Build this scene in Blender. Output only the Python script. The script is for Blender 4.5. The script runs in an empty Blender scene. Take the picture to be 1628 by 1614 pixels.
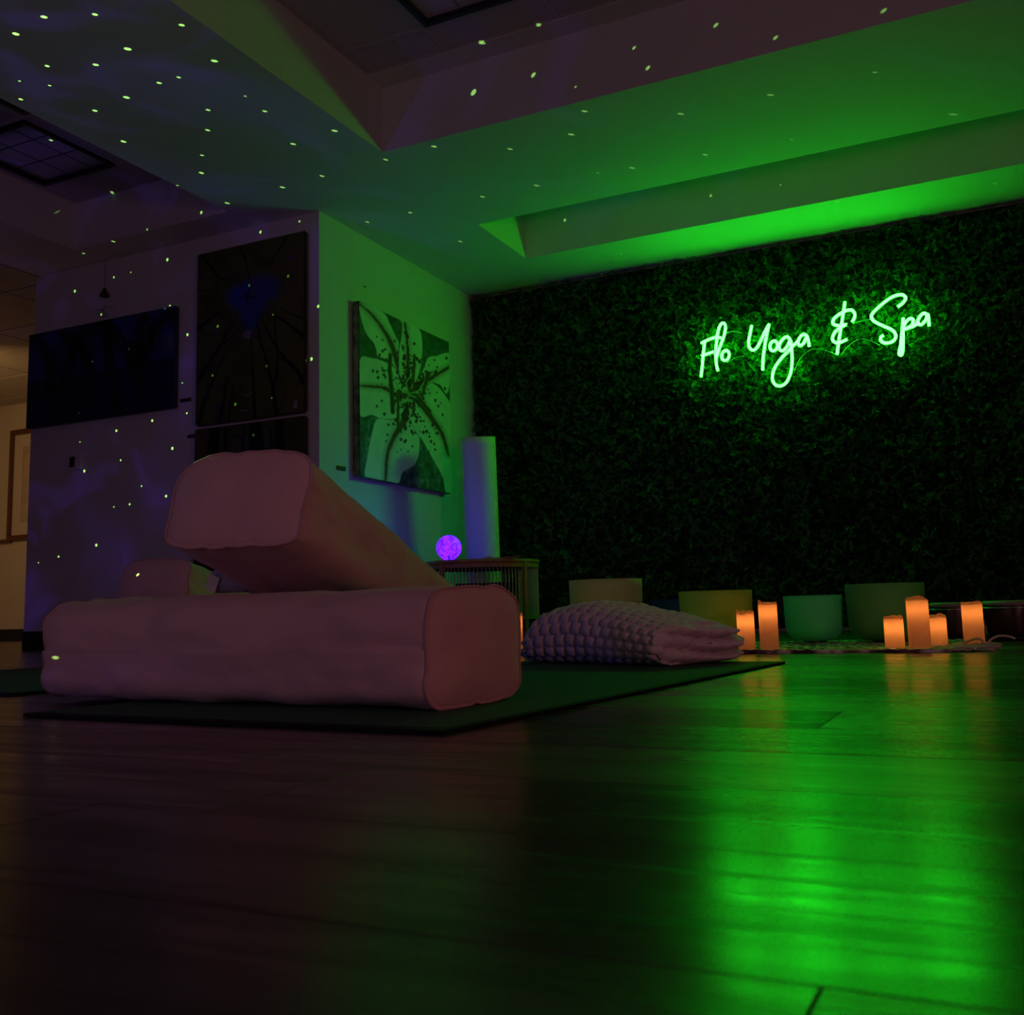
import bpy, bmesh, math, random
import numpy as np
from mathutils import Vector, Matrix
random.seed(4); RNG = np.random.default_rng(4)
C = bpy.context.scene.collection
S = bpy.context.scene
PI = math.pi
EYE_Z = .16; HC = 2.40            # camera height, soffit height

# ------------------------------------------------------------------ camera
yaw, pitch, roll = -.44680916, .13076206, -.02630427
f_ = Vector((math.sin(yaw)*math.cos(pitch), math.cos(yaw)*math.cos(pitch), math.sin(pitch)))
r_ = Vector((math.cos(yaw), -math.sin(yaw), 0)); u_ = r_.cross(f_)
cr, sr = math.cos(roll), math.sin(roll)
R_ = cr*r_ + sr*u_; U_ = -sr*r_ + cr*u_
cd = bpy.data.cameras.new('camera'); cam = bpy.data.objects.new('camera', cd); C.objects.link(cam)
cam.matrix_world = Matrix(((R_.x, U_.x, -f_.x, 0), (R_.y, U_.y, -f_.y, 0), (R_.z, U_.z, -f_.z, EYE_Z), (0, 0, 0, 1)))
cd.sensor_width = 36; cd.lens = 36*1614.21/1628; cd.shift_y = -(807-760)/1628
cd.clip_start = .01
cd.dof.use_dof = True; cd.dof.focus_distance = 3.2; cd.dof.aperture_fstop = 11
S.camera = cam
# ------------------------------------------------------------------ world, exposure
w = bpy.data.worlds.new('world'); S.world = w; w.use_nodes = True
w.node_tree.nodes['Background'].inputs[0].default_value = (.30, .22, .45, 1)
w.node_tree.nodes['Background'].inputs[1].default_value = .0
S.view_settings.view_transform = 'Standard'; S.view_settings.look = 'None'
S.view_settings.exposure = 0; S.view_settings.gamma = 1
S.view_settings.use_curve_mapping = False
S.cycles.use_denoising = True
S.cycles.max_bounces = 6; S.cycles.diffuse_bounces = 4; S.cycles.caustics_reflective = False; S.cycles.caustics_refractive = False

# ------------------------------------------------------------------ large room lamps and added fill lights
def lamp(name, kind, loc, power, color, size=.1, rot=(0, 0, 0), **k):
    d = bpy.data.lights.new(name, kind); d.energy = power; d.color = color
    if kind == 'AREA':
        d.size = size
    else:
        d.shadow_soft_size = size
    for a, b in k.items(): setattr(d, a, b)
    o = bpy.data.objects.new(name, d); C.objects.link(o); o.location = loc; o.rotation_euler = rot
    return o
def aim(o, t):
    o.rotation_euler = (Vector(t)-o.location).to_track_quat('-Z', 'Y').to_euler()
# unseen pinkish fill light added to the right of the camera
L1 = lamp('pink_fill_light', 'AREA', (2.3, .35, .7), 9.0, (1, .33, .40), .5); aim(L1, (-1.1, 2.0, .4))
# warm ceiling light in the hall beyond the opening
L2 = lamp('hall_light', 'AREA', (-7.6, 4.9, 1.9), 7.5, (1, .55, .17), .5); aim(L2, (-9.3, 7.2, 1.0))
L3 = lamp('hall_glow', 'POINT', (-8.2, 4.6, .9), 7.0, (1, .50, .24), .25)
# unseen area light added as dim ambient fill for the room
L4 = lamp('room_fill', 'AREA', (-1.6, -1.2, .7), 4.3, (.95, .55, .95), 1.6); aim(L4, (-2.4, 3.2, 2.4))

# star and nebula projector standing on the floor left of the mats
PROJ = Vector((-4.30, 1.05, .14))
# where its laser dots land in the room: x, y, z, size
STARS = [
-3.051,2.440,2.400,1.2,-3.237,2.467,2.400,1.3,-2.874,2.517,2.400,1.0,-2.643,2.719,2.400,1.0,-2.946,2.743,2.400,1.4,-2.709,2.971,2.400,1.2,
-3.147,2.767,2.400,1.1,-3.324,2.682,2.400,0.9,-3.029,2.993,2.400,1.0,-2.926,2.998,2.400,0.8,-3.240,3.016,2.400,1.3,-3.448,3.035,2.400,1.0,
-3.442,2.793,2.400,0.6,-3.520,2.709,2.400,0.5,-3.644,2.814,2.400,0.9,-3.012,3.267,2.400,0.9,-2.788,3.250,2.400,0.5,-2.801,3.395,2.400,0.9,
-3.145,3.410,2.400,1.0,-2.639,3.696,2.400,1.2,-3.566,3.308,2.400,1.2,-4.395,3.586,2.719,1.0,-2.890,3.711,2.400,1.1,-3.349,3.595,2.400,0.8,
-3.491,3.744,2.400,1.2,-2.985,4.069,2.400,1.0,-2.598,4.067,2.400,1.0,-3.704,3.800,2.400,0.6,-4.588,4.180,2.690,1.3,-3.248,4.082,2.400,1.2,
-3.637,4.101,2.400,1.2,-3.903,4.191,2.432,1.0,-4.905,4.063,2.591,0.5,-4.311,4.191,2.411,0.6,-4.602,4.212,2.400,1.1,-4.910,4.268,2.400,0.9,
-4.388,4.430,2.317,1.2,-3.681,4.430,2.355,1.0,-3.405,4.430,2.365,0.7,-4.685,4.430,2.289,0.5,-4.827,4.430,2.282,0.8,-3.129,4.698,2.400,1.0,
-2.844,4.700,2.400,1.0,-2.814,5.235,2.400,1.1,-2.388,4.706,2.400,1.0,-2.069,4.715,2.400,1.1,-2.005,4.261,2.400,1.0,-2.316,4.058,2.400,1.1,
-2.060,3.992,2.581,1.6,-1.950,3.866,2.733,1.6,-1.661,3.866,2.738,1.2,-1.751,3.992,2.586,1.2,-1.684,4.264,2.400,1.1,-1.544,4.083,2.400,1.0,
-1.547,3.992,2.475,0.5,-1.268,3.992,2.583,0.8,-1.210,3.992,2.474,1.0,-1.164,4.318,2.400,1.0,-0.906,3.992,2.584,1.0,-1.550,4.757,2.400,1.0,
-1.728,4.727,2.400,0.6,-1.177,4.790,2.400,1.0,-0.761,4.343,2.400,1.0,-0.665,3.992,2.459,0.9,-0.247,3.992,2.453,1.0,-0.324,4.363,2.400,0.7,
-0.042,4.939,2.400,1.2,-1.382,5.707,2.569,1.0,-2.317,5.707,2.602,1.2,-0.761,4.832,2.400,0.6,-0.975,5.707,2.549,0.6,-0.676,5.737,2.400,1.0,
0.127,5.915,2.400,0.8,-2.026,5.927,2.400,0.7,-2.278,6.243,2.400,0.6,-1.262,6.250,2.351,0.7,-0.165,6.250,2.237,0.9,-5.164,4.430,2.248,1.1,
-4.926,4.430,2.059,0.9,-4.360,4.389,2.000,1.0,-4.219,4.430,1.828,1.0,-3.451,4.389,2.042,1.0,-3.726,4.389,2.034,0.9,-3.276,4.430,1.852,1.1,
-3.953,4.389,1.829,1.1,-3.555,4.389,1.835,0.8,-3.323,4.430,1.561,1.2,-4.642,4.389,1.790,0.9,-4.945,4.389,1.752,0.8,-3.818,4.389,1.357,1.1,
-3.597,4.389,1.549,0.9,-3.986,4.389,1.544,0.8,-3.687,4.389,1.168,1.0,-4.214,4.430,1.356,0.7,-4.483,4.430,1.340,1.0,-4.773,4.430,1.309,1.0,
-4.252,4.430,1.541,0.5,-4.321,4.430,1.158,1.1,-4.731,4.430,1.124,0.7,-5.034,4.430,1.084,1.1,-4.558,4.430,0.954,0.6,-4.650,4.430,0.852,0.8,
-4.363,4.430,0.880,1.0,-4.778,4.430,0.845,0.5,-4.915,4.430,0.622,1.1,-5.234,4.430,0.568,0.8,-5.046,4.389,1.440,0.5,-5.410,4.430,0.538,0.5,
-2.837,2.749,0.328,0.6,-3.561,4.389,1.363,0.5,-1.341,1.516,0.477,0.8,-5.079,4.430,1.269,0.5,-2.056,6.250,2.139,0.6,-2.620,6.250,1.152,0.7,
-2.289,6.250,1.111,0.5,-1.491,6.245,0.565,0.6,-2.218,6.250,0.393,0.6,-1.046,6.177,1.954,0.7,-1.547,6.237,1.325,0.7,-1.671,6.250,2.075,0.6,
-1.728,1.463,0.092,0.4]
def node_math(nt, op, a, b=None, c=None, clamp=False):
    n = nt.nodes.new('ShaderNodeMath'); n.operation = op; n.use_clamp = clamp
    for i, v in enumerate((a, b, c)):
        if v is None: continue
        if isinstance(v, (int, float)): n.inputs[i].default_value = v
        else: nt.links.new(v, n.inputs[i])
    return n.outputs[0]
def star_projector():
    o = lamp('star_projector_lasers', 'POINT', PROJ, 40.0, (1, 1, 1), 0.0)
    d = o.data; d.use_nodes = True; nt = d.node_tree
    em = nt.nodes['Emission']
    tc = nt.nodes.new('ShaderNodeTexCoord')
    best = None
    for i in range(0, len(STARS), 4):
        v = Vector(STARS[i:i+3]) - PROJ; dist = v.length; v.normalize(); k = STARS[i+3]
        n = nt.nodes.new('ShaderNodeVectorMath'); n.operation = 'DISTANCE'
        nt.links.new(tc.outputs['Normal'], n.inputs[0]); n.inputs[1].default_value = v
        dd = node_math(nt, 'ADD', n.outputs['Value'], .0050-min(.0046, .0088*k**.8/dist))   # collimated beams: dots keep their size
        best = dd if best is None else node_math(nt, 'MINIMUM', best, dd)
    if best is None: return
    g = node_math(nt, 'MULTIPLY_ADD', best, -1/.0008, .0050/.0008, clamp=True)
    nt.links.new(node_math(nt, 'MULTIPLY', g, 26.0), em.inputs['Strength'])
    em.inputs['Color'].default_value = (.42, 1, .20, 1)
    # soft blue nebula
    o = lamp('star_projector_nebula', 'POINT', PROJ + Vector((0, 0, .02)), 6.0, (1, 1, 1), .004)
    d = o.data; d.use_nodes = True; nt = d.node_tree; em = nt.nodes['Emission']
    tc = nt.nodes.new('ShaderNodeTexCoord')
    def noise(scale, detail, dist, off, lo, hi):
        mp = nt.nodes.new('ShaderNodeMapping'); mp.inputs['Location'].default_value = off
        nt.links.new(tc.outputs['Normal'], mp.inputs[0])
        n = nt.nodes.new('ShaderNodeTexNoise'); n.inputs['Scale'].default_value = scale
        n.inputs['Detail'].default_value = detail; n.inputs['Distortion'].default_value = dist
        nt.links.new(mp.outputs[0], n.inputs['Vector'])
        m = nt.nodes.new('ShaderNodeMapRange'); m.interpolation_type = 'SMOOTHSTEP'
        m.inputs[1].default_value = lo; m.inputs[2].default_value = hi
        nt.links.new(n.outputs[0], m.inputs[0]); return m.outputs[0]
    a = noise(2.6, 2, 1.2, (1.3, .2, 4.1), .45, .68)
    b = noise(6.5, 1, 2.0, (3.3, 7.2, 1.1), .52, .72)
    s = node_math(nt, 'MULTIPLY', a, NEB_A)
    s = node_math(nt, 'MULTIPLY_ADD', b, NEB_B, s)
    s = node_math(nt, 'ADD', s, NEB_0)
    nt.links.new(s, em.inputs['Strength'])
    em.inputs['Color'].default_value = (.17, .045, 1, 1)
NEB_A, NEB_B, NEB_0 = 2.3, 2.6, .5
star_projector()

# ------------------------------------------------------------------ materials
def mat(name, col, rough=.6, var=.0, scale=8, bump=0, bscale=40, metal=0, sheen=0, spec=.5, detail=4):
    m = bpy.data.materials.new(name); m.use_nodes = True; nt = m.node_tree
    p = nt.nodes['Principled BSDF']
    p.inputs['Roughness'].default_value = rough; p.inputs['Metallic'].default_value = metal
    p.inputs['Specular IOR Level'].default_value = spec
    if sheen: p.inputs['Sheen Weight'].default_value = sheen
    tc = nt.nodes.new('ShaderNodeTexCoord')
    n = nt.nodes.new('ShaderNodeTexNoise'); n.inputs['Scale'].default_value = scale; n.inputs['Detail'].default_value = detail
    nt.links.new(tc.outputs['Object'], n.inputs['Vector'])
    r = nt.nodes.new('ShaderNodeValToRGB')
    r.color_ramp.elements[0].position = .3; r.color_ramp.elements[1].position = .7
    r.color_ramp.elements[0].color = (*[c*(1-var) for c in col], 1)
    r.color_ramp.elements[1].color = (*[min(1, c*(1+var)) for c in col], 1)
    nt.links.new(n.outputs[0], r.inputs[0]); nt.links.new(r.outputs[0], p.inputs['Base Color'])
    if bump:
        n2 = nt.nodes.new('ShaderNodeTexNoise'); n2.inputs['Scale'].default_value = bscale; n2.inputs['Detail'].default_value = 3
        nt.links.new(tc.outputs['Object'], n2.inputs['Vector'])
        b = nt.nodes.new('ShaderNodeBump'); b.inputs['Strength'].default_value = bump; b.inputs['Distance'].default_value = .002
        nt.links.new(n2.outputs[0], b.inputs['Height']); nt.links.new(b.outputs[0], p.inputs['Normal'])
    return m
M_wall = mat('wall_paint', (.68, .66, .64), .75, .02, 3, .12, 160)
M_soff = mat('soffit_paint', (.66, .65, .63), .8, .02, 3, .10, 160)
M_tile = mat('ceiling_tile_board', (.50, .46, .42), .95, .06, 60, .5, 300)
M_grid = mat('tile_grid_metal', (.50, .47, .44), .5)
M_black = mat('black_metal', (.012, .012, .014), .45)
M_dark = mat('black_rubber_base', (.015, .014, .014), .6)
M_hallwall = mat('hall_wall_paint', (.62, .56, .44), .8, .03, 3)
M_fab = None
def fabric(name, col, ws=900, bs=.25):
    m = mat(name, col, .92, .05, 9, 0, sheen=.15, spec=.2); nt = m.node_tree; p = nt.nodes['Principled BSDF']
    tc = nt.nodes.new('ShaderNodeTexCoord'); hs = []
    for ax in ('X', 'Y', 'Z'):
        w_ = nt.nodes.new('ShaderNodeTexWave'); w_.bands_direction = ax; w_.inputs['Scale'].default_value = ws/6.28
        w_.inputs['Distortion'].default_value = .8; w_.inputs['Detail'].default_value = 1
        nt.links.new(tc.outputs['Object'], w_.inputs['Vector']); hs.append(w_.outputs['Fac'])
    h = node_math(nt, 'ADD', node_math(nt, 'ADD', hs[0], hs[1]), hs[2])
    n2 = nt.nodes.new('ShaderNodeTexNoise'); n2.inputs['Scale'].default_value = 10; n2.inputs['Detail'].default_value = 4
    nt.links.new(tc.outputs['Object'], n2.inputs['Vector'])
    b = nt.nodes.new('ShaderNodeBump'); b.inputs['Strength'].default_value = bs; b.inputs['Distance'].default_value = .0006
    nt.links.new(h, b.inputs['Height'])
    b2 = nt.nodes.new('ShaderNodeBump'); b2.inputs['Strength'].default_value = .35; b2.inputs['Distance'].default_value = .006
    nt.links.new(n2.outputs[0], b2.inputs['Height']); nt.links.new(b.outputs[0], b2.inputs['Normal'])
    nt.links.new(b2.outputs[0], p.inputs['Normal']); return m
M_fab = fabric('linen_rose', (.66, .41, .40))
M_fab2 = fabric('linen_rose_seam', (.55, .33, .32))
M_knit = mat('chenille_wool', (.80, .70, .72), .95, .05, 20, .8, 260, sheen=.4, spec=.1)
M_mat = mat('yoga_mat_green', (.014, .095, .04), .75, .05, 30)
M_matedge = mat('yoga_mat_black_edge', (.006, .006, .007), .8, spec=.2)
M_leaf = mat('artificial_leaf', (.060, .185, .042), .34, .6, 11, spec=.4)
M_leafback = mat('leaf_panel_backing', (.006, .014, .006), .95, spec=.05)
M_wood = mat('oak_wood', (.40, .19, .08), .5, .2, 14, .15, 60)
M_cord = mat('cotton_cord', (.60, .52, .42), .85)
M_paper = mat('white_paper', (.74, .73, .72), .6, .02, 4, .1, 20)
M_label = mat('plaque_black', (.03, .028, .028), .4)
M_white = mat('white_plastic', (.7, .68, .66), .4)
M_brass = mat('dark_wood_frame', (.12, .045, .018), .35, .2, 20)
M_matte = mat('picture_mount', (.62, .55, .46), .8, .03, 30)

def wood_plank():
    m = bpy.data.materials.new('vinyl_plank'); m.use_nodes = True; nt = m.node_tree; p = nt.nodes['Principled BSDF']
    L = nt.links.new
    tc = nt.nodes.new('ShaderNodeTexCoord'); oi = nt.nodes.new('ShaderNodeObjectInfo')
    mp = nt.nodes.new('ShaderNodeMapping'); mp.inputs['Scale'].default_value = (1.6, 13, 1)
    cmb = nt.nodes.new('ShaderNodeCombineXYZ')
    L(node_math(nt, 'MULTIPLY', oi.outputs['Random'], 40.0), cmb.inputs[0]); L(node_math(nt, 'MULTIPLY', oi.outputs['Random'], 91.0), cmb.inputs[1])
    L(tc.outputs['Object'], mp.inputs[0]); L(cmb.outputs[0], mp.inputs['Location'])
    n = nt.nodes.new('ShaderNodeTexNoise'); n.inputs['Scale'].default_value = 2.2; n.inputs['Detail'].default_value = 7; n.inputs['Distortion'].default_value = 1.1
    L(mp.outputs[0], n.inputs['Vector'])
    n3 = nt.nodes.new('ShaderNodeTexNoise'); n3.inputs['Scale'].default_value = 1.3; n3.inputs['Detail'].default_value = 2
    L(mp.outputs[0], n3.inputs['Vector'])
    r = nt.nodes.new('ShaderNodeValToRGB'); e = r.color_ramp.elements
    e[0].position = .30; e[0].color = (.022, .017, .013, 1); e[1].position = .72; e[1].color = (.080, .062, .048, 1)
    L(n.outputs[0], r.inputs[0])
    hs = nt.nodes.new('ShaderNodeHueSaturation'); L(r.outputs[0], hs.inputs['Color'])
    L(node_math(nt, 'MULTIPLY_ADD', oi.outputs['Random'], .9, .55), hs.inputs['Value'])
    L(hs.outputs[0], p.inputs['Base Color'])
    # gloss varies with grain
    mr = nt.nodes.new('ShaderNodeMapRange'); mr.inputs[1].default_value = .3; mr.inputs[2].default_value = .7
    mr.inputs[3].default_value = .29; mr.inputs[4].default_value = .18
    L(n.outputs[0], mr.inputs[0])
    L(node_math(nt, 'MULTIPLY_ADD', oi.outputs['Random'], .07, mr.outputs[0]), p.inputs['Roughness'])
    mr2 = nt.nodes.new('ShaderNodeMapRange'); mr2.inputs[1].default_value = .35; mr2.inputs[2].default_value = .65
    mr2.inputs[3].default_value = .18; mr2.inputs[4].default_value = .72
    L(n3.outputs[0], mr2.inputs[0]); L(mr2.outputs[0], p.inputs['Specular IOR Level'])
    b = nt.nodes.new('ShaderNodeBump'); b.inputs['Strength'].default_value = .35; b.inputs['Distance'].default_value = .0009
    L(n.outputs[0], b.inputs['Height']); L(b.outputs[0], p.inputs['Normal'])
    return m
M_plank = wood_plank()
M_gap = mat('plank_gap', (.01, .008, .007), .9, spec=.1)

def emis(name, col, s):
    m = bpy.data.materials.new(name); m.use_nodes = True; nt = m.node_tree
    p = nt.nodes['Principled BSDF']; p.inputs['Base Color'].default_value = (*[min(1, c*.3) for c in col], 1)
    p.inputs['Emission Color'].default_value = (*col, 1); p.inputs['Emission Strength'].default_value = s
    return m

# ------------------------------------------------------------------ helpers
def link(name, me, m=None, parent=None, smooth=False):
    o = bpy.data.objects.new(name, me); C.objects.link(o)
    if m is not None and not me.materials: me.materials.append(m)
    if parent is not None: o.parent = parent
    if smooth: me.shade_smooth()
    return o
def tag(o, label=None, cat=None, group=None, kind=None):
    if label: o['label'] = label
    if cat: o['category'] = cat
    if group: o['group'] = group
    if kind: o['kind'] = kind
    return o
def empty(name, loc, label, cat, rz=0, group=None):
    o = bpy.data.objects.new(name, None); C.objects.link(o); o.location = loc; o.rotation_euler = (0, 0, rz)
    o.empty_display_size = .05
    return tag(o, label, cat, group)
def pymesh(name, v, f):
    me = bpy.data.meshes.new(name); me.from_pydata([tuple(map(float, a)) for a in v], [], [tuple(map(int, a)) for a in f]); me.update(); return me
def box_me(name, x0, x1, y0, y1, z0, z1, bev=0, seg=2):
    bm = bmesh.new(); bmesh.ops.create_cube(bm, size=1)
    for v in bm.verts: v.co = ((x0+x1)/2+v.co.x*(x1-x0), (y0+y1)/2+v.co.y*(y1-y0), (z0+z1)/2+v.co.z*(z1-z0))
    if bev: bmesh.ops.bevel(bm, geom=bm.edges[:], offset=bev, segments=seg, affect='EDGES', profile=.5)
    me = bpy.data.meshes.new(name); bm.to_mesh(me); bm.free(); return me
def tube_me(name, pts, rad, seg=8, closed=False, cap=True, radii=None):
    P = [Vector(p) for p in pts]; n = len(P); V = []; F = []
    up = Vector((0, 0, 1)); prev = None
    for i, p in enumerate(P):
        if closed: t = P[(i+1) % n]-P[i-1]
        else: t = P[min(i+1, n-1)]-P[max(i-1, 0)]
        if t.length < 1e-9: t = Vector((1, 0, 0))
        t.normalize()
        if prev is None:
            a = up if abs(t.dot(up)) < .9 else Vector((1, 0, 0)); nrm = (a - t*a.dot(t)).normalized()
        else:
            nrm = prev - t*prev.dot(t)
            nrm = nrm.normalized() if nrm.length > 1e-6 else t.orthogonal().normalized()
        prev = nrm; bn = t.cross(nrm); r = radii[i] if radii else rad
        for k in range(seg):
            a = 2*PI*k/seg; V.append(p + nrm*math.cos(a)*r + bn*math.sin(a)*r)
    m = n if closed else n-1
    for i in range(m):
        j = (i+1) % n
        for k in range(seg):
            F.append((i*seg+k, i*seg+(k+1) % seg, j*seg+(k+1) % seg, j*seg+k))
    if cap and not closed:
        F.append(tuple(range(seg))[::-1]); F.append(tuple((n-1)*seg+k for k in range(seg)))
    me = pymesh(name, V, F); me.shade_smooth(); return me
def smooth_path(pts, n=8, closed=False):
    P = [Vector(p) for p in pts]; out = []; N = len(P)
    rng = range(N) if closed else range(N-1)
    for i in rng:
        g = lambda k: P[k % N] if closed else P[max(0, min(N-1, k))]
        p0, p1, p2, p3 = g(i-1), g(i), g(i+1), g(i+2)
        for s in range(n):
            t = s/n; out.append(.5*((2*p1)+(p2-p0)*t+(2*p0-5*p1+4*p2-p3)*t*t+(3*p1-p0-3*p2+p3)*t**3))
    if not closed: out.append(P[-1])
    return out
def lathe_me(name, prof, seg=48, smooth=True):
    V = []; F = []; n = len(prof)
    for r, z in prof:
        for k in range(seg):
            a = 2*PI*k/seg; V.append((r*math.cos(a), r*math.sin(a), z))
    for i in range(n-1):
        for k in range(seg):
            F.append((i*seg+k, i*seg+(k+1) % seg, (i+1)*seg+(k+1) % seg, (i+1)*seg+k))
    if prof[0][0] > 1e-4: F.append(tuple(range(seg))[::-1])
    if prof[-1][0] > 1e-4: F.append(tuple((n-1)*seg+k for k in range(seg)))
    me = pymesh(name, V, F)
    if smooth: me.shade_smooth()
    return me
# vectorised value noise for cloth and paint
_T = RNG.random((64, 64, 64)).astype(np.float32)
def vnoise(x, y, z=0.0):
    x, y, z = np.broadcast_arrays(np.asarray(x, float), np.asarray(y, float), np.asarray(z, float))
    xi, yi, zi = np.floor(x).astype(int), np.floor(y).astype(int), np.floor(z).astype(int)
    fx, fy, fz = x-xi, y-yi, z-zi; fx = fx*fx*(3-2*fx); fy = fy*fy*(3-2*fy); fz = fz*fz*(3-2*fz)
    def t(a, b, c): return _T[(xi+a) & 63, (yi+b) & 63, (zi+c) & 63]
    c00 = t(0,0,0)*(1-fx)+t(1,0,0)*fx; c10 = t(0,1,0)*(1-fx)+t(1,1,0)*fx
    c01 = t(0,0,1)*(1-fx)+t(1,0,1)*fx; c11 = t(0,1,1)*(1-fx)+t(1,1,1)*fx
    return (c00*(1-fy)+c10*fy)*(1-fz)+(c01*(1-fy)+c11*fy)*fz
def fbm(x, y, z=0.0, o=3):
    s = 0; a = .5; k = 1
    for i in range(o): s = s+a*vnoise(np.asarray(x)*k+i*7.3, np.asarray(y)*k+i*3.1, np.asarray(z)*k); a *= .5; k *= 2.1
    return s

# ------------------------------------------------------------------ floor and its planks
fl = link('floor', box_me('floor', -10.2, 3.2, -3, 7.2, -.08, -.0045), M_gap); tag(fl, kind='structure')
PW, PLn = .228, 1.24
rows = range(-14, 31)
far_V, far_F = [], []
plank_me = {}
for r in rows:
    y0 = .462 + r*PW
    if y0 > 7.15 or y0 < -2.9: continue
    off = {-1: -.083, 0: .50, 1: .62, 2: .45, 3: .18}.get(r, random.uniform(0, PLn))
    k0 = math.floor((-10.0-off)/PLn)
    for k in range(k0, k0+13):
        x0 = off + k*PLn; x1 = x0+PLn
        if x1 < -10.1 or x0 > 3.1: continue
        x0 = max(x0, -10.15); x1 = min(x1, 3.15); y1 = min(y0+PW, 7.15)
        near = -.1 < y0 < 4.3 and -1.28*y0-2.6 < x1 and x1 > -5.3 and x0 < 1.2
        if near and x1-x0 > 1.2:
            if 'p' not in plank_me:
                bm = bmesh.new(); bmesh.ops.create_cube(bm, size=1)
                for v in bm.verts: v.co = (v.co.x*(PLn-.0008), v.co.y*(PW-.0007), v.co.z*.004-.002)
                bmesh.ops.bevel(bm, geom=[e for e in bm.edges if all(v.co.z > -.001 for v in e.verts)], offset=.0007, segments=1, affect='EDGES')
                me = bpy.data.meshes.new('plank'); bm.to_mesh(me); bm.free(); me.materials.append(M_plank); plank_me['p'] = me
            o = link('plank', plank_me['p'], None, fl); o.location = ((x0+x1)/2, (y0+y1)/2, -.0002*random.random())
        else:
            b = len(far_V); g = .0008
            far_V += [(x0+g, y0+g, 0), (x1-g, y0+g, 0), (x1-g, y1-g, 0), (x0+g, y1-g, 0),
                      (x0+g, y0+g, -.004), (x1-g, y0+g, -.004), (x1-g, y1-g, -.004), (x0+g, y1-g, -.004)]
            far_F += [(b, b+1, b+2, b+3), (b, b+4, b+5, b+1), (b+1, b+5, b+6, b+2), (b+2, b+6, b+7, b+3), (b+3, b+7, b+4, b)]
o = link('far_planks', pymesh('far_planks', far_V, far_F), M_plank, fl); tag(o, kind='stuff')

# ------------------------------------------------------------------ ceiling with recesses
R1 = (-2.567, 1.70, .20, 3.992, 2.739); R2 = (-2.594, 2.2, 5.045, 5.707, 2.75); RL = (-4.905, -3.711, .30, 4.191, 2.689)
def ceiling():
    xs = sorted({-5.5, 3.2, -3.27, *R1[:2], *R2[:2], *RL[:2]}); ys = sorted({-3.0, 4.43, 6.28, *R1[2:4], *R2[2:4], *RL[2:4]})
    V = []; F = []
    def quad(a, b, c, d):
        n = len(V); V.extend([a, b, c, d]); F.append((n, n+1, n+2, n+3))
    for i in range(len(xs)-1):
        for j in range(len(ys)-1):
            xm, ym = (xs[i]+xs[i+1])/2, (ys[j]+ys[j+1])/2
            if any(r[0] < xm < r[1] and r[2] < ym < r[3] for r in (R1, R2, RL)): continue
            if xm < -3.27 and ym > 4.43: continue
            quad((xs[i], ys[j], HC), (xs[i], ys[j+1], HC), (xs[i+1], ys[j+1], HC), (xs[i+1], ys[j], HC))
    for x0, x1, y0, y1, zt in (R1, R2, RL):
        c = [(x0, y0), (x1, y0), (x1, y1), (x0, y1)]
        for a in range(4):
            p, q = c[a], c[(a+1) % 4]; quad((*p, HC), (*q, HC), (*q, zt+.03), (*p, zt+.03))
        quad(*[(*p, zt+.03) for p in c])
    me = pymesh('ceiling', V, F); bm = bmesh.new(); bm.from_mesh(me); bmesh.ops.remove_doubles(bm, verts=bm.verts, dist=1e-4); bm.to_mesh(me); bm.free()
    return link('ceiling', me, M_soff)
ceil = ceiling(); tag(ceil, kind='structure')
link('soffit_edge', box_me('soffit_edge', -5.5, -5.49, -3, 4.43, HC, HC+.12), M_soff, ceil)
def tiles(x_lines, y_lines, z, skip=()):
    for i in range(len(x_lines)-1):
        for j in range(len(y_lines)-1):
            x0, x1, y0, y1 = x_lines[i], x_lines[i+1], y_lines[j], y_lines[j+1]
            if any(a < (x0+x1)/2 < b and c < (y0+y1)/2 < d for a, b, c, d in skip): continue
            o = link('ceiling_tile', box_me('ceiling_tile', x0+.008, x1-.008, y0+.008, y1-.008, z+.004, z+.016), M_tile, ceil)
    for i, x in enumerate(x_lines):
        link('grid_bar', box_me('grid_bar', x-.011, x+.011, y_lines[0], y_lines[-1], z, z+.012), M_grid, ceil)
    for y in y_lines:
        link('grid_bar', box_me('grid_bar', x_lines[0], x_lines[-1], y-.011, y+.011, z-.0005, z+.0115), M_grid, ceil)
fixA = (-2.111, -1.02, 3.09, 3.64)
tiles([-2.567, -2.127, -1.567, -1.007, -.447, .113, .673, 1.233, 1.70], [.29, .85, 1.41, 1.97, 2.53, 3.09, 3.652, 3.866], 2.739, [fixA])
link('ceiling_border', box_me('ceiling_border', R1[0], R1[1], 3.866, 3.992, 2.733, 2.75), M_soff, ceil)
fixL1 = (-4.84, -4.28, 3.34, 3.92); fixL2 = (-4.22, -3.72, 2.72, 3.28)
tiles([-4.905, -4.84, -4.26, -3.711], [.98, 1.56, 2.14, 2.72, 3.31, 3.92, 4.191], 2.689, [fixL1, fixL2])
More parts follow.
